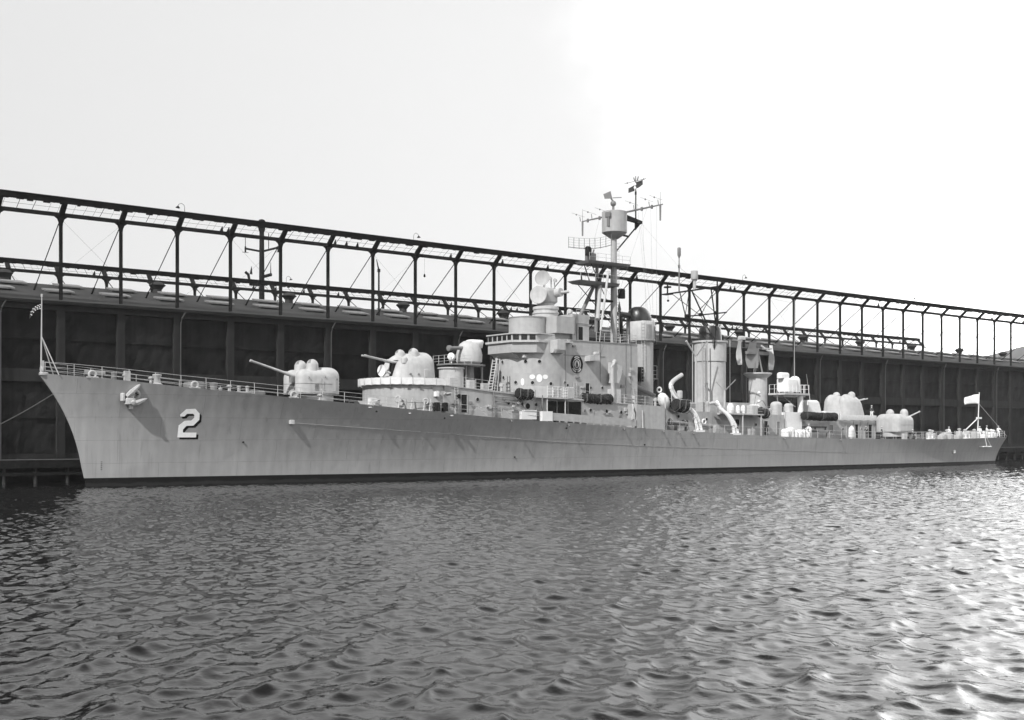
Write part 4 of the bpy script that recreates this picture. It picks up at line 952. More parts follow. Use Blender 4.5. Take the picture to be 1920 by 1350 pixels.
build('topmast', M().cyl((67.4, 0, 30.4), (67.4, 0, 36.6), .10, .05, n=8).cyl((67.4, 0, 34.3), (67.4, 0, 34.7), .12, n=8).tube([(67.4, 2.0, 36.0), (67.4, 0, 36.0), (67.4, -1.8, 36.0)], .025).cyl((67.4, -.3, 36), (67.4, -.45, 36.5), .06).cyl((67.4, .2, 36), (67.4, .35, 36.5), .06).sphere((67.4, 1.5, 36), .09, 6, 5).sphere((67.4, -1.4, 36), .09, 6, 5), DARK, fm)
build('outrigger', M().rings([[V(64.8, -.35, 31.1), V(64.8, .35, 31.1), V(64.8, .35, 31.7), V(64.8, -.35, 31.7)], [V(68.3, -.25, 30.75), V(68.3, .25, 30.75), V(68.3, .25, 31.1), V(68.3, -.25, 31.1)]], smooth=False).cyl((68.2, 0, 31), (64.0, 0, 26.9), .09).cyl((65.4, 0, 31.2), (65.6, 0, 29.2), .09).rings([[V(67.3, -.1, 30.9), V(68.3, -.1, 30.9), V(67.3, -.1, 29.9)], [V(67.3, .1, 30.9), V(68.3, .1, 30.9), V(67.3, .1, 29.9)]], smooth=False).cyl((63.8, 0, 29.15), (66.2, 0, 29.0), .12), DARK, fm)
hl = M()
for a, b in (((65, -5, 31.7), (66.5, -4, 15.6)), ((65, -3.6, 31.7), (65.8, -3.6, 15.6)), ((65, -6, 31.7), (67, -4, 15.6)), ((65, 4, 31.7), (60, 3, 18.4)), ((67.4, 0, 35), (66, -4, 15.6)), ((65, -4.4, 31.7), (57.3, -4.3, 14)), ((68.2, 0, 31), (70, 0, 20))): hl.cyl(a, b, .012, n=4)
build('signal_halyard', hl, GREYD, fm)

# ------------------------------------------------------------------ funnels
f1 = build('funnel', M().lathe([(1.52, 7.8), (1.52, 16.4)], (68.3, 0, 0), 36), GREY, ship); f1['label'] = 'forward funnel with a black hooded cap'
build('casing', M().lathe([(1.76, 16.1), (1.80, 16.2), (1.80, 18.5), (1.74, 18.62), (1.0, 18.64)], (68.25, 0, 0), 36), LGREY, f1)
cp = M(); rs = []
for k in range(9):
    a = math.pi / 2 * k / 8; rr_ = 1.55 * math.cos(a) ** .75 + .05; rs.append([V(68.0 - .25 * (k / 8) + rr_ * math.cos(q) * (1.0), rr_ * math.sin(q), 18.6 + 1.85 * math.sin(a)) for q in [2 * math.pi * i / 28 for i in range(28)]])
cp.rings(rs); cp.cyl((67.2, .1, 19.2), (64.9, .3, 19.4), .42, .34, n=12).dirlathe([(.12, 0), (.22, .5), (.05, 1.4)], (64.9, .3, 19.5), (0, 0, 1), 10)
build('cap', cp, CAPM, f1)
build('cable_pipe', M().cyl((65.2, .4, 15.3), (65.2, .4, 19.3), .28, n=10).cyl((64.6, -.4, 15.3), (64.6, -.4, 18.4), .12), DARK, f1)
gr = M()
for k in range(7):
    a = R(248 + k * 4.3); gr.cyl((68.25 + 1.83 * math.cos(a), 1.83 * math.sin(a), 16.4), (68.25 + 1.83 * math.cos(a), 1.83 * math.sin(a), 18.2), .02, n=4)
    a = R(290 + k * 4.3); gr.cyl((68.25 + 1.83 * math.cos(a), 1.83 * math.sin(a), 16.4), (68.25 + 1.83 * math.cos(a), 1.83 * math.sin(a), 18.0), .02, n=4)
build('air_grille', gr, GREYD, f1)
ladder((67.2, -1.5, 8), (67.2, -1.5, 18.4), .4, (.8, -.5, 0), 26, par=f1)
build('foot_rail', M().torus((68.25, 0, 16.15), (0, 0, 1), 1.86, .04, 28, 5), DARK, f1)
build('door', M().box(66.75, 67.35, -1.42, -1.0, 11.1, 12.9), DARK, f1)
build('boat_platform', M().box(69.6, 71.9, .6, 2.2, 11.6, 11.75).cyl((70.2, 1, 10.2), (71.7, 1, 11.6), .05), GREYD, ship)
rail([V(71.8, .7, 11.7), V(70.0, .7, 11.7)], h=1.6, step=.8, sr=.03)
f2 = build('funnel', M().lathe([(2.05, 7.5), (2.02, 14.1), (2.1, 14.15), (2.1, 16.6), (1.7, 16.75)], (80.9, 0, 0), 40), LGREY, ship); f2['label'] = 'after funnel with pale panels and a dark cap'
build('cap_ring', M().lathe([(2.25, 16.55), (2.3, 16.6), (2.3, 16.8), (1.9, 16.85)], (80.9, 0, 0), 36), LGREY, f2)
build('cap', M().lathe([(1.55, 16.8), (1.42, 18.4), (1.3, 18.7), (.9, 18.8), (.1, 18.8)], (80.9, 0, 0), 28).tube([(81.9, -.3, 17.8), (82.9, -.4, 17.6), (83.0, -.4, 17.0)], .16), CAPM, f2)
bp_ = M(); A = [R(300 + 7 * k) for k in range(9)]
bp_.rings([[V(80.9 + 2.13 * math.cos(a), 2.13 * math.sin(a), z) for a in A] for z in (14.2, 16.5)], False, False, True, closed=False)
build('dark_panel', bp_, GREYD, f2)  # darker grey panel round the port after side of the funnel
build('panel_edge', M().torus((80.9, 0, 14.12), (0, 0, 1), 2.07, .05, 36, 5), GREYD, f2)
stm = M()
for t, s in ((-1.7, 78.5), (-1.2, 78.1), (1.5, 79.2)): stm.cyl((s, t, 7.6), (s, t, 16.5), .075, n=8)
stm.cyl((83.4, -1.2, 7.6), (83.4, -1.2, 17), .06, n=8)
build('steam_pipe', stm, GREY, f2)
ladder((78.75, -.9, 7.6), (78.75, -.9, 16.5), .4, (.3, -.9, 0), 24, par=f2)
# forked aerial outriggers on a post beside the funnel
fk = build('aerial_post', M().cyl((75.0, -3, 7.6), (75.0, -3, 14.5), .16, .13, n=10), LGREY, ship)
build('aerial_arm', M().cyl((75.0, -3, 14.4), (73.2, -3, 16.3), .10, .13), LGREY, fk)
build('aerial_arm', M().cyl((75.0, -3, 14.4), (77.0, -3, 16.5), .08, .06), GREYD, fk)
fk = build('aerial_post', M().cyl((78.5, -4.6, 7.4), (78.5, -4.6, 10.2), .12, n=8), LGREY, ship)
build('aerial_arm', M().cyl((78.5, -4.6, 10.1), (80.6, -4.6, 11.6), .09, .07), GREYD, fk); build('aerial_arm', M().cyl((78.5, -4.6, 10.1), (76.9, -4.6, 11.3), .05), LGREY, fk)

# ------------------------------------------------------------------ mainmast over the after funnel
mm = build('mainmast', M().cyl((78.9, 1.4, 16.7), (77.9, 2.6, 23.4), .07).cyl((79.9, -1.6, 15.2), (78.0, -4.0, 23.5), .07).cyl((81.3, -1.0, 16.8), (78.2, -2.6, 23.4), .09).cyl((82.5, .5, 16.8), (78.3, .8, 23.3), .10), DARK, ship)
build('crossbar', M().tube([(77.6, 4.9, 23.2), (77.6, 0, 23.25), (77.6, -4.4, 23.3)], .11).box(77.2, 78.1, 4.0, 5.2, 23.1, 23.25), DARK, mm)
build('lower_bar', M().tube([(78.6, 2.3, 20.1), (78.7, -1, 20.1), (78.9, -4.6, 20.1)], .09).box(78.6, 78.9, 2.0, 2.4, 19.9, 20.4).box(78.6, 78.9, -.5, -.1, 19.95, 20.35).box(78.7, 79.0, -3.0, -2.7, 19.95, 20.4), DARK, mm)
xb = M()
for a, b in (((77.6, 3.8, 23.2), (78.6, -.3, 20.1)), ((77.6, .6, 23.2), (78.6, 2.3, 20.1)), ((77.6, .3, 23.2), (78.8, -3.0, 20.1)), ((77.6, -3.9, 23.2), (78.7, -.4, 20.1)), ((78.7, -.3, 20.1), (80, -1.6, 17)), ((78.6, 2, 20), (79.5, -.5, 17))): xb.cyl(a, b, .045, n=5)
build('cross_brace', xb, DARK, mm)
build('aerial_drum', M().cyl((77.6, -.3, 23.3), (77.6, -.3, 24.6), .2, n=10).lathe([(.42, 24.6), (.46, 24.7), (.46, 25.7), (.3, 25.75)], (77.6, -.3, 0), 16), LGREY, mm)
build('pole', M().cyl((77.6, 2.4, 23.2), (77.6, 2.4, 27.8), .10, .07, n=8).lathe([(.08, 27.7), (.24, 28.1), (.24, 28.9), (.2, 29.05), (.05, 29.1)], (77.6, 2.4, 0), 12).cyl((77.6, 2.4, 26.4), (77.6, 2.4, 26.8), .14, n=8), GREYD, mm)
build('aerial', M().cyl((77.6, 4.5, 23.2), (77.6, 4.5, 24.7), .10).box(77.3, 77.9, 4.1, 4.9, 24.0, 24.2).box(77.2, 78, 4.2, 4.8, 24.5, 24.7), DARK, mm); build('aerial', M().cyl((77.6, 4.4, 23.2), (77.6, 4.4, 22.3), .02, n=5).sphere((77.6, 4.4, 22.3), .16, 8, 6), DARK, mm); build('aerial', M().cyl((77.6, -4.2, 23.3), (77.6, -4.2, 24.0), .09), DARK, mm)
build('wire_aerial', M().cyl((77.6, 2.4, 26.5), (77.6, -.3, 24.6), .012, n=4).cyl((77.6, 2.4, 26.5), (68.2, 0, 31), .008, n=4).cyl((77.6, -4.2, 23.3), (93.5, -3, 22.5), .008, n=4), DARK, mm)

# ------------------------------------------------------------------ midship and after deckhouses
pol2 = [(71.2, -5.2), (89.5, -5.2), (89.5, 5.2), (71.2, 5.2)]
h2 = build('deckhouse', M().rings([[V(x, y, zdk(x) - .2) for x, y in pol2], [V(x, y, 7.5 if x < 80 else 7.2) for x, y in pol2]], smooth=False), GREY, ship)
build('boiler_casing', M().box(77.2, 84.8, -3.4, 3.4, 7.2, 8.75).box(85, 89, -3.0, 3.0, 7.1, 8.2), GREY, h2)
for s, z in ((72.6, 6.6), (74.5, 6.5), (83.8, 5.9), (86.2, 5.7)): porthole((s, -5.2, z), 270, h2)
wdoor(80.2, -5.2, zdk(80) + .2, .7, 1.8, h2, True); wdoor(85.8, -5.2, zdk(86) + .2, .7, 1.8, h2, True); wdoor(88.3, -5.2, zdk(88) + .2, .6, 1.8, h2)
pf = build('boat_deck', M().rings([[V(76.5, -4.9, 7.12), V(76.5, -7.1, 7.12), V(83.2, -7.1, 7.05), V(83.2, -4.9, 7.05)], [V(76.5, -4.9, 7.3), V(76.5, -7.1, 7.3), V(83.2, -7.1, 7.22), V(83.2, -4.9, 7.22)]], smooth=False), LGREY, ship)
for s in (79.2, 82.7): build('deck_post', M().cyl((s, -7.0, zdk(s)), (s, -7.0, 7.1), .09), LGREY, pf)
rail([V(76.6, -7.0, 7.28), V(83.1, -7.0, 7.22)], step=1.3, sr=.03, par=pf)
for s, y, h, r_ in ((77.7, -6.3, 1.25, .45), (79.2, -6.2, 1.0, .3), (80.2, -6.2, 1.05, .3)): build('deck_vent', M().lathe([(r_ * .8, 0), (r_, .2), (r_, h * .7), (r_ * .6, h), (.05, h + .05)], (s, y, 7.25), 14), WHITE, pf)
build('ready_locker', M().blob(81.6, 83.0, -6.4, -5.4, 7.25, 8.35, 5, .1), LGREY, pf)
build('ready_locker', M().blob(83.6, 85.2, -5.0, -3.9, 7.2, 8.5, 4, .3), WHITE, h2)
build('torpedo_tube', M().cyl((71.3, -6.3, 5.7), (74.2, -6.5, 5.6), .25, n=12).cyl((71.3, -5.8, 5.75), (74.2, -6.0, 5.7), .25, n=12), GREYD, ship)
build('stowage_box', M().box(69.3, 71.4, -7.0, -6.2, zdk(70) + .05, zdk(70) + 1.4).box(67.6, 68.8, -6.9, -6.3, zdk(68) + .05, zdk(68) + .7), GREY, ship)
build('reel', M().cyl((66.2, -6.9, 6.1), (68.9, -6.7, 5.9), .3, n=12).torus((66.4, -6.9, 6.1), (1, 0, 0), .4, .07).torus((68.8, -6.8, 5.95), (1, 0, 0), .4, .07), GREYD, ship)
for s, z in ((67.9, 7.0), (84.2, 8.9), (84.2, 10.0), (86.0, 4.75), (70.0, 5.6)): build('deck_lamp', M().sphere((s, -5.4, z), .2, 10, 8), WHITE, ship)
# searchlight post, boat boom
build('signal_post', M().cyl((70.6, -3.2, 7.6), (70.3, -3.2, 10.4), .06).dirlathe([(.1, 0), (.22, .1), (.24, .5), (.05, .55)], (70.3, -3.2, 10.3), (0, 0, 1), 12), LGREY, ship)
build('boat_boom', M().cyl((65.0, -.5, 11.2), (68.2, -2.5, 9.3), .32, .28, n=12), GREYD, ship)
# ------------------------------------------------------------------ curved boat davits
def davit(pts, w, name='boat_davit', sides=.34):
    m = M(); P = [Vector(p) for p in pts]
    for sg in (-1, 1):
        q = [p + V(sides * (1 - i / (len(P) - 1)) * sg, 0, 0) for i, p in enumerate(P)]
        m.tube(q, [w * (1 if i < len(P) - 1 else .7) for i in range(len(P))], 8)
    for i in range(1, len(P) - 1): m.box(P[i].x - .3, P[i].x + .3, P[i].y - .06, P[i].y + .06, P[i].z - .08, P[i].z + .08)
    m.box(P[0].x - .75, P[0].x + .75, P[0].y - .25, P[0].y + .25, P[0].z - .25, P[0].z + .02)
    return build(name, m, WHITE, ship)
def sm_curve(pts, n=4):
    P = [Vector(p) for p in pts]; o = []
    for i in range(len(P) - 1):
        a, b, c, d = P[max(i - 1, 0)], P[i], P[i + 1], P[min(i + 2, len(P) - 1)]
        for k in range(n):
            t = k / n; o.append(.5 * ((2 * b) + (c - a) * t + (2 * a - 5 * b + 4 * c - d) * t * t + (3 * b - a - 3 * c + d) * t**3))
    return o + [P[-1]]
d1 = davit(sm_curve([(70.9, -7.35, 5.15), (70.7, -7.2, 6.2), (70.2, -7.0, 7.3), (69.0, -6.6, 8.2), (67.9, -6.2, 9.3), (67.4, -6.0, 10.4), (67.9, -5.9, 11.0), (69.5, -5.8, 11.8)]), .20)
build('davit_arm', M().tube(sm_curve([(69.0, -6.6, 8.3), (67.9, -6.2, 9.4), (67.45, -6.0, 10.4), (67.9, -5.9, 11.05), (69.5, -5.8, 11.85)]), .27, 8).blob(68.2, 68.8, -6.7, -6.1, 9.0, 9.9, 3, .15, n=12), LGREY, d1)
d2 = davit(sm_curve([(77.5, -7.35, 4.8), (77.3, -7.2, 5.8), (76.6, -7.0, 6.9), (75.6, -6.6, 7.8), (75.2, -6.2, 8.8)]), .20)
build('davit_arm', M().tube(sm_curve([(75.6, -6.6, 7.9), (74.9, -6.2, 8.5), (74.2, -5.9, 8.4)]), .2, 8), LGREY, d2)
# ------------------------------------------------------------------ after radar on its drum
rt = build('radar_tower', M().lathe([(1.28, 7.0), (1.25, 12.3)], (90.4, 0, 0), 32), LGREY, ship)
build('platform', M().lathe([(1.2, 12.25), (1.85, 12.75), (1.9, 12.8), (1.9, 12.98), (.5, 13.0)], (90.4, 0, 0), 32), LGREY, rt)
build('turntable', M().cyl((90.0, .2, 12.9), (90.3, 0, 15.4), .12).cyl((90.9, -.4, 12.9), (90.5, -.1, 15.4), .12).cyl((90.3, 0, 14.5), (90.3, 0, 16.4), .25, n=10).box(88.2, 92.6, -.2, .3, 15.5, 15.9).cyl((88.8, -.6, 13), (90, 0, 15), .05), GREYD, rt)
def curved_panel(name, c, du, w, h0, h1, bow, mt):
    m = M(); c = Vector(c); du = Vector(du).normalized(); nv = V(du.y, -du.x, 0); g = []
    for j in range(7):
        t = j / 6; ww = w * (.55 + .45 * math.sin(math.pi * min(t * 1.1 + .12, 1))); z = h0 + (h1 - h0) * t; o = nv * (bow * (2 * t - 1) ** 2)
        g.append([c + du * (ww * k) + o + V(0, 0, z) for k in (-1, -.5, 0, .5, 1)] + [c + du * (ww * k) + o + nv * .1 + V(0, 0, z) for k in (1, .5, 0, -.5, -1)])
    m.rings(g); return build(name, m, mt, rt)
curved_panel('radar_reflector', (87.2, .6, 0), (.786, -.3, 0), .42, 14.0, 17.2, .3, LGREY)
curved_panel('radar_reflector', (89.4, .2, 0), (.9, -.45, 0), .95, 13.6, 17.1, .35, GREYD)
curved_panel('radar_reflector', (92.9, -.3, 0), (.7, -.7, 0), .40, 13.5, 16.9, -.75, LGREY)
build('feed_arm', M().tube([(90.6, -.4, 16.7), (91.4, -.9, 16.0), (92.3, -.8, 15.9)], .12).box(90.9, 92.3, -.9, -.3, 16.2, 16.4), LGREY, rt); build('feed_horn', M().blob(87.2, 88.3, .2, .9, 17.4, 17.9, 4, .2, n=12), LGREY, rt)
# cargo derrick, boat falls and other gear round the after radar
build('derrick', M().cyl((91.6, -2.6, 7), (91.2, -2.6, 10.6), .09).cyl((91.2, -2.6, 10.5), (92.6, -4.6, 8.3), .06).cyl((91.2, -2.6, 10.5), (89.6, -4.2, 8.2), .04), GREYD, rt)
build('cable_rack', M().tube([(86.2, -3.2, 8.2), (86.6, -3.2, 9.0), (87.6, -3.2, 9.1), (88.4, -3.2, 8.3)], .05).cyl((86, -3, 8.2), (86.8, -2.8, 10.2), .04), GREYD, rt)
for s, y, z, r_, h in ((73.2, -4.2, 7.5, .3, 1.0), (76.0, -4.0, 7.5, .22, 1.3), (85.8, -4.3, 7.2, .28, 1.1), (87.6, -4.5, 7.2, .24, .9), (66.2, -4.6, 7.9, .25, 1.1), (62.2, -5.0, 8.1, .22, 1.0), (58.6, -5.3, 8.25, .2, .8), (43.0, -4.4, 8.95, .25, 1.2), (45.2, -4.9, 8.8, .2, .8)):
    build('deck_vent', M().lathe([(r_ * .6, 0), (r_ * .6, h * .6), (r_, h * .7), (r_, h * .95), (r_ * .3, h)], (s, y, z), 12), LGREY, ship)
for s, y, z, l, w_, h in ((72.4, -4.6, 7.5, 1.2, .6, .9), (78.6, -4.5, 7.3, 1.4, .7, .8), (86.8, -4.7, 7.2, 1.0, .6, .7), (61.0, -5.2, 8.1, 1.0, .5, .9), (67.6, -4.9, 7.8, .8, .5, 1.0), (40.3, -5.0, 9.15, .9, .5, .9), (98.5, -5.8, 4.05, 1.2, .6, .8), (103.6, -5.8, 4.0, .9, .5, .9), (116.3, -5.6, 3.95, .9, .5, .8), (119.6, -5.5, 3.95, 1.0, .5, .6), (81.0, -6.8, 4.55, 1.1, .5, .8), (74.4, -6.9, 4.75, .8, .5, 1.0)):
    m = M().blob(s - l / 2, s + l / 2, y - w_ / 2, y + w_ / 2, z, z + h, 6, .05, n=16); m.box(s - l * .3, s - l * .22, y - w_ / 2 - .03, y - w_ / 2 + .02, z + h * .5, z + h * .7); m.box(s + l * .22, s + l * .3, y - w_ / 2 - .03, y - w_ / 2 + .02, z + h * .5, z + h * .7)
    build('ready_locker', m, random.choice([GREY, LGREY, GREYD]), ship)
rail([V(71.6, -5.1, 7.5), V(76.4, -5.1, 7.45)], step=1.2, sr=.03); rail([V(83.3, -5.1, 7.2), V(89.5, -5.1, 7.2)], step=1.3, sr=.03)
rail([V(51.6, -5.75, 8.58), V(65.0, -5.75, 7.98), V(71.2, -5.7, 7.75)], step=1.6, sr=.03)
rail([V(57, -4.2, 15.35), V(63.4, -4.2, 15.35), V(63.4, 0, 15.35)], step=1.4, sr=.03)
rail([V(58.6, -1.25, 25.3), V(65.1, -1.45, 25.3)], h=.9, step=1.3, sr=.03, wires=(1, .5)); rail([V(57.3, -1.15, 22.85), V(63.2, -1.25, 22.85)], h=.9, step=1.3, sr=.03, wires=(1, .5))
# ------------------------------------------------------------------ after director on a white post
ad = build('director_platform', M().box(90.9, 96.2, -4.2, -1.4, 9.95, 10.2).box(91.4, 95.8, -3.75, -3.45, 9.7, 9.96).box(91.4, 95.8, -2.15, -1.85, 9.7, 9.96), LGREY, ship)
build('post', M().cyl((94.9, -3.6, zdk(95)), (94.9, -3.6, 9.9), .40, n=18), WHITE, ad)
rail([V(91.0, -1.5, 10.2), V(91.0, -4.1, 10.2), V(96.1, -4.1, 10.2), V(96.1, -1.5, 10.2)], h=1.15, step=.85, sr=.04, wires=(1, .5), par=ad, mt=WHITE)
build('director_house', M().blob(92.0, 94.4, -3.7, -1.7, 10.4, 12.2, 5, .2).blob(94.1, 95.6, -3.4, -2.0, 10.4, 12.6, 2.2, .7).cyl((93.3, -2.7, 10.2), (93.3, -2.7, 10.5), .8, n=16), WHITE, ad)
build('canvas_dish', M().blob(91.4, 93.4, -3.2, -2.2, 12.2, 13.0, 3, .3), CANVAS, ad)
build('whip_aerial', M().cyl((94.4, -3, 12.4), (94.4, -3, 23.0), .05, .015, n=6), LGREY, ad)
build('locker', M().box(90.0, 93.6, -4.9, -3.0, zdk(92) + .02, 7.6), WHITE, ship)
build('vent_head', M().blob(88.8, 90.4, -4.4, -3.2, 7.2, 9.0, 3, .5).blob(91.2, 92.4, -4.6, -3.6, 7.6, 8.8, 3, .4), LGREY, ship)
cv = M()
for s in np.arange(88.5, 93.6, .62): cv.blob(s, s + .8, -6.2 - random.random() * .3, -5.2, zdk(s), zdk(s) + .75 + random.random() * .7, 2.4, .4, n=12)
build('stores_under_canvas', cv, CANVAS, ship)
pol3 = [(90.0, -4.4), (110.8, -4.4), (112.4, -2.6), (112.9, 0), (112.4, 2.6), (110.8, 4.4), (90, 4.4)]
h3 = build('deckhouse', M().rings([[V(x, y, 3.8) for x, y in pol3], [V(x, y, 6.95) for x, y in pol3]], smooth=False), GREY, ship)
for s in (97.0, 99.3, 103.2, 107.5): porthole((s, -4.4, 5.4), 270, h3, .9)
wdoor(100.6, -4.4, 4.15, .8, 1.8, h3); wdoor(109.6, -4.4, 4.15, .8, 1.9, h3, True); wdoor(106.4, -4.4, 4.15, .7, 1.9, h3, True)
build('rack_shelf', M().box(92.6, 97.4, -6.1, -5.7, 5.55, 5.7).box(92.6, 95.6, -6.1, -5.7, 5.0, 5.15), DARK, h3)
st = M()
for s in np.arange(104, 110.9, 1.7): st.cyl((s, -4.45, 4.05), (s, -4.45, 6.5), .05, n=6)
build('stiffener', st, GREY, h3)
build('deck_cover', M().rings([[V(97.3, -2.9, 6.95), V(100.7, -2.9, 6.95), V(100.7, -1.2, 6.95), V(97.3, -1.2, 6.95)], [V(97.9, -2.7, 9.1), V(100.2, -2.7, 9.1), V(100.2, -1.4, 9.1), V(97.9, -1.4, 9.1)], [V(98.4, -2.5, 9.4), V(99.9, -2.5, 9.4), V(99.9, -1.5, 9.4), V(98.4, -1.5, 9.4)]], smooth=False), CANVAS, ship)
build('whip_aerial', M().cyl((99.1, -2, 9.3), (98.3, -2, 13.0), .045, .02, n=6), LGREY, ship)
build('ready_locker', M().box(100.9, 104.5, -3.2, -2.2, 6.9, 7.9), WHITE, ship)
cb = M(); cs = []
for i, (x, y) in enumerate([(101.9, -4.55)] + [(s, -4.75) for s in np.arange(102.3, 110.6, .25)] + [(111.2, -4.4), (112.0, -3.6), (112.7, -2.7), (113.1, -1.2), (113.2, 0), (113.1, 1.2), (112.7, 2.7), (111.2, 4.4)]):
    o = .06 * abs(math.sin(i * .5)); cs.append([V(x, y + o, 6.62 - .03 * math.sin(i * .9)), V(x, y - .02, 6.98), V(x, y, 7.38 - .05 * abs(math.sin(i * .5)))])
cb.rings(cs, False, False, True, closed=False); build('canvas_windscreen', cb, CANVAS, ship, sharp=False)
g53 = copy_part(g52, (109.4, 0, 7.3), math.pi); g53['label'] = 'white twin gun mount on the after deckhouse, pointing astern'
# ------------------------------------------------------------------ fantail gear
rg = random.Random(11)
build('ensign_staff', M().cyl((145.6, 0, 4.15), (146.15, 0, 11.6), .11, .06, n=8).cyl((140.0, 0, 4.3), (145.75, 0, 7.35), .09).box(145.4, 146.7, -.15, .15, 7.2, 7.5), WHITE, ship)
for s, y, l, h in ((124.9, -4.6, 1.2, .9), (127.3, -5.0, 1.0, .8), (129.6, -4.2, 1.8, 1.0), (131.7, -5.0, .8, 1.15), (134.0, -4.6, 2.0, 1.0), (137.6, -4.2, 1.7, .95), (143.0, -4.2, 1.0, .8), (123.2, -5.3, .7, 1.0), (126.1, -5.4, .8, .6), (128.6, -5.3, 1.0, .75), (130.9, -5.2, .9, .6), (133.0, -5.3, .9, .8), (135.6, -5.2, .7, 1.0), (138.9, -4.9, 1.0, .6), (141.6, -4.6, .8, .9)):
    z = zdk(s); m = M().blob(s - l / 2, s + l / 2, y - .45, y + .45, z, z + h, 4, .12, n=14)
    if rg.random() < .6: m.lathe([(.16, 0), (.16, .5), (.28, .55), (.28, .7), (.05, .78)], (s + .1, y, z + h - .3), 10)
    build('deck_locker', m, rg.choice([WHITE, LGREY, LGREY]), ship)
for s in (126.2, 136.0): build('winch', M().cyl((s - .6, -3.6, zdk(s) + .5), (s + .6, -3.6, zdk(s) + .5), .28, n=12).box(s - .75, s - .6, -4, -3.2, zdk(s), zdk(s) + .9).box(s + .6, s + .75, -4, -3.2, zdk(s), zdk(s) + .9).lathe([(.55, 0), (.5, .12)], (s, -3.6, zdk(s)), 12), GREYD, ship)
dcr = M()
for y in (-2.8, -1.9):
    for z in (4.3, 5.1): dcr.box(138.5, 145.6, y - .05, y + .05, z, z + .1)
for s in np.arange(139, 145.4, .8): dcr.cyl((s, -2.75, 4.85), (s, -1.95, 4.85), .30, n=12)
for s in (138.6, 141, 143.2, 145.4): dcr.box(s - .05, s + .05, -2.9, -2.75, 4.15, 5.2)
build('depth_charge_rack', dcr, LGREY, ship)
build('mast_guy', M().cyl((145.9, 0, 9.8), (146.2, -4.8, 4.3), .02, n=5), LGREY, ship)

# ================================================================== loose things carried aboard, each on its own
# anchor hanging in the hawse
an = empty('anchor', (3.45, -1.95, 7.6), 'stockless ship anchor hanging from the port bow hawse pipe', 'anchor')
c = V(3.35, -1.85, 7.75)
build('shank', M().cyl((3.9, -1.7, 8.5), c, .17, .20, n=10), LGREY, an)
build('crown', M().blob(2.8, 3.8, -2.2, -1.5, 7.3, 7.9, 3, .2, n=16).cyl(c + V(.15, -.25, -.25), c + V(.05, -.55, -.35), .2, .16, n=12), LGREY, an)
def fluke(a, b, w):
    a, b = Vector(a), Vector(b); d = (b - a).normalized(); s = d.cross(V(0, 1, 0)).normalized(); m = M(); rs = []
    for t, ww, th in ((0, .5, .16), (.35, .75, .17), (.75, .5, .10), (1, .05, .03)):
        p = a.lerp(b, t) + V(0, -.12 * math.sin(t * 3.1), 0)
        rs.append([p + s * w * ww + V(0, -th, 0), p + V(0, -th * 1.5, 0), p - s * w * ww + V(0, -th, 0), p - s * w * ww + V(0, th, 0), p + s * w * ww + V(0, th, 0)])
    return m.rings(rs, smooth=False)
build('fluke', fluke((2.95, -1.95, 7.95), (4.25, -2.05, 9.2), .30), LGREY, an)
build('fluke', fluke((3.35, -1.9, 7.25), (4.8, -2.05, 7.85), .30), LGREY, an)
build('tripping_palm', M().blob(2.5, 2.85, -2.1, -1.5, 7.6, 8.3, 3, .15, n=12).blob(3.2, 3.6, -2.0, -1.6, 6.9, 7.3, 3, .12, n=12), LGREY, an)
build('shackle', M().torus((3.9, -2.0, 8.4), (.5, -.9, .3), .22, .07, 14, 6), DARK, an)

# float nets in their baskets
def float_net(a, b, r, label, sag=.1):
    root = empty('float_net', ((a[0] + b[0]) / 2, (a[1] + b[1]) / 2, a[2] - r), label, 'float net', 'dark float nets stowed along the ship side')
    a = Vector(a); b = Vector(b); n = max(6, int((b - a).length / .16)); rs = []; rg = random.Random(int(a.x * 10)); u, v = M().frame(b - a)
    for i in range(n + 1):
        p = a.lerp(b, i / n) - V(0, 0, sag * math.sin(math.pi * i / n)); f = (.80 if i in (0, n) else 1) * r
        rs.append([p + (u * math.cos(2 * math.pi * k / 14) + v * math.sin(2 * math.pi * k / 14)) * f * rg.uniform(.86, 1.12) for k in range(14)])
    m = M().rings(rs, smooth=False); build('net', m, NET, root)
    d = (b - a).normalized()
    for t in (0.02, .5, .98):
        fr = M(); p = a.lerp(b, t); fr.tube([p + u * r * 1.2 + v * r * .8, p + u * r * 1.2 - v * r * .6, p - u * r * .2 - v * r * 1.2, p - u * r * 1.2 - v * r * .6, p - u * r * 1.2 + v * r * .8], .03, 5)
        build('basket', fr, GREYD, root)
    return root
float_net((43.6, -6.35, 9.05), (45.5, -6.6, 8.95), .58, 'short dark float net roll at the fore end of the grey gallery')
float_net((53.6, -5.6, 8.75), (58.0, -5.6, 8.7), .60, 'long dark float net lying against the tower below the round crest')
float_net((67.2, -6.8, 8.2), (69.2, -6.9, 8.0), .75, 'dark float net bundle under the bent white davit')
float_net((82.9, -6.6, 7.55), (84.6, -6.3, 7.3), .62, 'stubby dark float net at the end of the midship platform')
float_net((93.2, -5.4, 7.15), (100.6, -5.2, 7.05), .55, 'longest dark float net, hung outside the after deckhouse', .05)
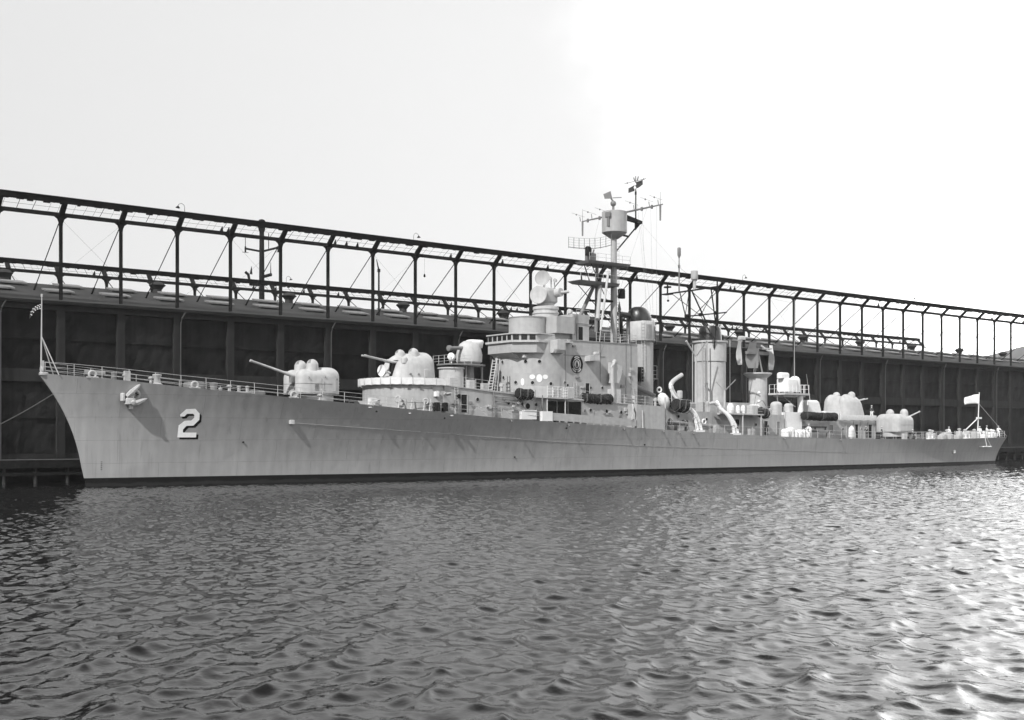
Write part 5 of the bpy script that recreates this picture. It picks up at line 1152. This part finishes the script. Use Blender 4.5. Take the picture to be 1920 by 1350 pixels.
# canvas bag by the davit, life rings, white bundle
tag(build('canvas_bundle', M().rings([[V(66.2 + .9 * t + r_ * math.cos(q) * .75, -5.6 + r_ * .8 * math.sin(q), 9.5 - 1.9 * t + r_ * .25 * math.cos(q)) for q in [2 * math.pi * i / 16 for i in range(16)]] for t, r_ in ((-.05, .1), (.05, .55), (.3, .85), (.6, .82), (.85, .5), (1.02, .1))]), CANVAS), 'lumpy white canvas bundle next to the bent boat davit', 'bundle')
tag(build('canvas_bag', M().blob(101.5, 102.5, -7.0, -6.4, 4.3, 5.9, 2.3, .7, shear=.1), CANVAS), 'bulging white canvas bag hung on the rail beside the long float net', 'bag')
for p, d, lab in (((70.6, -.9, 10.2), (-.3, -1, 0), 'white life ring hung behind the forward funnel'), ((73.9, -5.35, 6.2), (0, -1, 0), 'white life ring on the midship house between the two davits'), ((64.8, -5.85, 7.3), (0, -1, 0), 'white life ring on the deckhouse wall below the forward funnel')):
    tag(build('life_ring', M().torus(p, d, .30, .10, 20, 8), WHITE), lab, 'life ring', 'life rings')
# mooring line from the bow to the pier
ml = M(); A = V(-.6, 1.1, 9.45); B = V(-12.5, 11.2, 2.3); ml.tube([A.lerp(B, t) - V(0, 0, 1.6 * 4 * t * (1 - t) * .55) for t in [i / 24 for i in range(25)]], .055, 6)
tag(build('mooring_line', ml, ROPE), 'sagging mooring line from the bow down to the pier', 'rope')
bl = empty('bollard', (-12.5, 11.2, 2.15), 'squat iron bollard at the pier edge holding the mooring line', 'bollard')
build('post', M().lathe([(.35, 0), (.28, .15), (.24, .6), (.36, .75), (.34, .9), (.05, .96)], (-12.5, 11.2, 2.15), 14), DARK, bl)

# ------------------------------------------------------------------ flags
def flag(name, p0, du, w, h, mt, label, sagf=.3, wav=.15, n=16, ph=0.0):
    m = M(); p0 = Vector(p0); du = Vector(du).normalized(); nv = V(du.y, -du.x, 0); g = []
    for i in range(n + 1):
        t = i / n; col = []
        for j in range(7):
            k = j / 6; p = p0 + du * (w * t) - V(0, 0, h * k * (1 - .25 * t) + sagf * t * t) + nv * (wav * math.sin(t * 7 + k * 2 + ph) * (t ** .5)); col.append(p)
        g.append(col + [p + nv * .012 for p in col[::-1]])
    m.rings(g); o = tag(build(name, m, mt, sharp=False), label, 'flag', 'flags flying aboard the ship'); return o, p0, du, nv
fl, p0, du, nv = flag('signal_flag', (67.4, -.1, 35.9), (.45, -.9, 0), .85, .85, FLAGD, 'dark square flag with two white discs at the masthead', -.22, .05)
fl2 = M(); q0 = V(67.3, .1, 35.5)
g = []
for i in range(9):
    t = i / 8; a = q0 + V(-.45, .9, 0) * (.80 * t) - V(0, 0, .35 * t); g.append([a, a - V(0, 0, .72 - .16 * t), a - V(.012, .006, .72 - .16 * t), a + V(-.012, -.006, 0)])
o = build('flag_tail', fl2.rings(g), FLAGD, fl)
for z in (35.55, 35.12):
    c = V(67.32, -.02, z) + V(-.2, -.12, 0); build('flag_disc', M().dirlathe([(.15, 0), (.15, .05)], c, (-.62, -.78, 0), 14), FLAGW, fl)
fl, p0, du, nv = flag('jack_flag', (-3.76, 0, 15.9), (-.8, .45, 0), 1.0, .5, FLAGD, 'dark jack with white stars hanging from the bow staff', .95, .16)
for i in range(5):
    for j in range(3):
        t = (i + .6 + .3 * (j % 2)) / 5.6; k = (j + .5) / 3
        p = p0 + du * (1.0 * t) - V(0, 0, .5 * k * (1 - .25 * t) + .95 * t * t) + nv * (.16 * math.sin(t * 7 + k * 2) * t ** .5)
        build('flag_star', M().dirlathe([(.042, -.03), (.042, .03)], p, nv, 6), FLAGW, fl)

fl, p0, du, nv = flag('ensign_flag', (146.08, 0, 11.25), (-.95, .35, 0), 2.7, 1.6, FLAGW, 'pale ensign blowing forward from the stern staff', .55, .34, 20)
sp = M()
for j in (1, 3, 5):
    g = []
    for i in range(7, 20):
        t = i / 20; a = []
        for k in (j / 7, (j + .8) / 7): a.append(p0 + du * (2.7 * t) - V(0, 0, 1.6 * k * (1 - .25 * t) + .55 * t * t) + nv * (.34 * math.sin(t * 7 + k * 2) * t ** .5 + .025))
        g.append(a)
    sp.rings(g, False, False, True, closed=False)
build('flag_stripe', sp, mat('faded_stripe', .35, .9, .1, 4), fl)

# ------------------------------------------------------------------ people
def skin(name, chains, mt, parent, sub=1):
    """chains: lists of (point, radius); the first chain holds the root"""
    vs, es, rad, key = [], [], [], {}
    def vid(p, r):
        k = (round(p[0], 3), round(p[1], 3), round(p[2], 3))
        if k not in key: key[k] = len(vs); vs.append(p); rad.append(r)
        return key[k]
    for ch in chains:
        ids = [vid(p, r) for p, r in ch]
        es += [(a, b) for a, b in zip(ids[:-1], ids[1:]) if a != b]
    me = bpy.data.meshes.new(name); me.from_pydata(vs, es, []); o = bpy.data.objects.new(name, me); COL.objects.link(o)
    me.materials.append(mt)
    md = o.modifiers.new('skin', 'SKIN'); md.use_smooth_shade = True
    sv = me.skin_vertices[0].data
    for i, r in enumerate(rad): sv[i].radius = (r, r); sv[i].use_root = (i == 0)
    o.modifiers.new('sub', 'SUBSURF').levels = sub; o.modifiers['sub'].render_levels = sub
    o.parent = parent; return o
def person(loc, rz, label, top=UNI, bot=UNI, lean=0.0, armf=(0, 0), step=0.1, cap=True, h=1.0, sit=False):
    """figure facing +x before rotation; lean = forward bend, armf = how far each arm is raised"""
    r = empty('person', loc, label, 'person', 'sailors aboard the warship'); r.rotation_euler = (0, 0, rz); r.scale = (h, h, h)
    hip = .50 if sit else .92
    P = lambda x, y, z: (x, y, z)
    tx = lambda z: lean * (z - hip)                     # torso leans forward above the hip
    dz = -abs(lean) * .18
    pel = P(0, 0, hip + .02); bel = P(tx(hip + .2), 0, hip + .2); chest = P(tx(hip + .42), 0, hip + .42 + dz * .5); neck = P(tx(hip + .58), 0, hip + .57 + dz); head0 = P(tx(hip + .68) + .02, 0, hip + .68 + dz); head1 = P(tx(hip + .76) + .03, 0, hip + .80 + dz)
    legs = []; arms = []; hands = []
    for sg in (-1, 1):
        kx = .42 if sit else step * sg * .5 + .05; kz = .48 if sit else .50
        fx = .42 if sit else step * sg
        hipj = P(0, sg * .09, hip - .03); knee = P(kx, sg * .11, kz); ank = P(fx, sg * .11, .09); toe = P(fx + .17, sg * .13, .04)
        legs.append([(pel, .13), (hipj, .09), (knee, .06), (ank, .043), (toe, .035)])
        sh = P(tx(hip + .52), sg * .19, hip + .50 + dz); a = armf[0 if sg < 0 else 1]
        elb = P(sh[0] + .27 * math.sin(a) , sg * .24, sh[2] - .28 * math.cos(a)); wr = P(elb[0] + .25 * math.sin(a + .45), sg * .22, elb[2] - .25 * math.cos(a + .45))
        arms.append([(chest, .12), (sh, .062), (elb, .045), (wr, .030)])
        d = Vector((math.sin(a + .5), 0, -math.cos(a + .5))); palm = Vector(wr) + d * .08; hands.append((wr, palm, d, sg))
    body = [[(pel, .12), (bel, .115), (chest, .125), (neck, .058), (head0, .082), (head1, .085)]] + legs + [a for a in arms]
    for wr, palm, d, sg in hands:
        body.append([(wr, .030), (tuple(palm), .034)])
        for k, l in enumerate((.075, .085, .08, .062)):
            sd = Vector((d.z * -1, 0, d.x)) * ((k - 1.5) * .019); a0 = palm + sd * .9 + d * .02; a1 = a0 + d * l * .6; a2 = a1 + d * l * .4 + Vector((0, -sg * .02, 0))
            body.append([(tuple(palm), .034), (tuple(a0), .011), (tuple(a1), .009), (tuple(a2), .008)])
        th = palm - d * .03 + Vector((d.z * -1, 0, d.x)) * .05; body.append([(tuple(palm), .034), (tuple(th), .012), (tuple(th + d * .05), .009)])
    skin('body', body, SKIN, r)
    skin('shirt', [[(bel, .14), (chest, .15), ((neck[0], 0, neck[2] - .04), .085)], [(bel, .14), ((0, 0, hip + .04), .145)]] + [[(chest, .15), (a[1][0], .085), (a[2][0], .064), ((a[2][0][0] * .3 + a[3][0][0] * .7, a[2][0][1], a[2][0][2] * .3 + a[3][0][2] * .7), .05)] for a in arms], top, r)
    skin('trousers', [[((0, 0, hip + .03), .145), (l[1][0], .112), (l[2][0], .083), ((l[3][0][0], l[3][0][1], .10), .075)] for l in legs], bot, r)
    skin('shoe', [[((l[3][0][0] - .06, l[3][0][1], .045), .045), ((l[4][0][0], l[4][0][1], .04), .042)] for l in legs[:1]], NAVYC, r); skin('shoe', [[((l[3][0][0] - .06, l[3][0][1], .045), .045), ((l[4][0][0], l[4][0][1], .04), .042)] for l in legs[1:]], NAVYC, r)
    hc = Vector(head1)
    f = M().blob(hc.x + .06, hc.x + .12, -.014, .014, hc.z - .05, hc.z - .005, 2.2, .015, n=8); build('nose', f, SKIN, r, local=True)
    e = M(); [e.sphere((hc.x + .078, sg * .032, hc.z + .005), .011, 6, 5) for sg in (-1, 1)]; build('eye', e, HAIR, r, local=True)
    build('mouth', M().box(hc.x + .075, hc.x + .088, -.022, .022, hc.z - .078, hc.z - .070), HAIR, r, local=True)
    e = M(); [e.sphere((hc.x, sg * .088, hc.z - .01), (.02, .01, .03), 6, 5) for sg in (-1, 1)]; build('ear', e, SKIN, r, local=True)
    build('hair', M().sphere((hc.x - .02, 0, hc.z + .02), (.10, .097, .10), 14, 8), HAIR, r, local=True)
    if cap: build('cap', M().lathe([(.102, .03), (.108, .05), (.105, .11), (.06, .125), (.01, .13)], (hc.x, 0, hc.z), 16).lathe([(.104, .04), (.125, .09), (.122, .11), (.10, .06)], (hc.x, 0, hc.z), 16), WHITE, r, local=True)
    return r
def deckz(s): return zdk(s) + .02
person((92.5, -6.75, deckz(92.5)), R(245), 'sailor in white leaning over the rail beside the white platform post', lean=.25, armf=(.9, .8))
person((111.6, -4.95, deckz(111.6)), R(300), 'sailor in dark dungarees by the dark doorway of the after deckhouse', NAVYC, NAVYC, armf=(.2, .3))
person((106.3, -6.2, deckz(106)), R(200), 'crouching sailor in dark clothes near the bulging white bag', NAVYC, NAVYC, lean=.5, armf=(.9, .7))
person((110.7, -3.9, 6.97), R(250), 'sailor in a white cap behind the after canvas screen', NAVYC, UNI, armf=(.3, .2))
person((118.2, -5.7, deckz(118)), R(280), 'sailor in dark clothes seated beneath the aftermost gun mount', NAVYC, NAVYC, sit=True, armf=(.6, .5))
person((131.2, -3.6, deckz(131)), R(250), 'sailor in white standing amid the fantail lockers', armf=(.15, .3))
person((139.9, -3.7, deckz(140)), R(215), 'sailor in white standing forward of the ensign staff', armf=(.7, .2))
person((143.0, -3.1, deckz(143)), R(290), 'sailor in white with both elbows out just aft of the ensign staff', armf=(.5, .6), h=1.04)
person((144.6, -4.2, deckz(144.6)), R(240), 'sailor in white standing at the very stern rail', armf=(.1, .9), cap=True)
# canvas seat for the seated man
build('mooring_reel', M().cyl((117.7, -5.7, deckz(118) + .24), (118.6, -5.7, deckz(118) + .24), .22, n=12), GREYD, ship)

# ------------------------------------------------------------------ harbour haze
hz = M().box(-680, 2950, -680, 1520, -3.6, 215)
ho = build('haze', hz, None or mat('haze_dummy', .5)); ho.data.materials.clear()
hm_ = bpy.data.materials.new('harbour_haze'); hm_.use_nodes = True; t = hm_.node_tree
for n_ in list(t.nodes):
    if n_.type != 'OUTPUT_MATERIAL': t.nodes.remove(n_)
pv = t.nodes.new('ShaderNodeVolumePrincipled'); pv.inputs['Density'].default_value = .00014; pv.inputs['Anisotropy'].default_value = .3
pv.inputs['Color'].default_value = (.95, .95, .95, 1)
t.links.new(pv.outputs[0], [n_ for n_ in t.nodes if n_.type == 'OUTPUT_MATERIAL'][0].inputs['Volume'])
ho.data.materials.append(hm_); tag(ho, kind='stuff', label='thin pale haze in the air over the harbour')
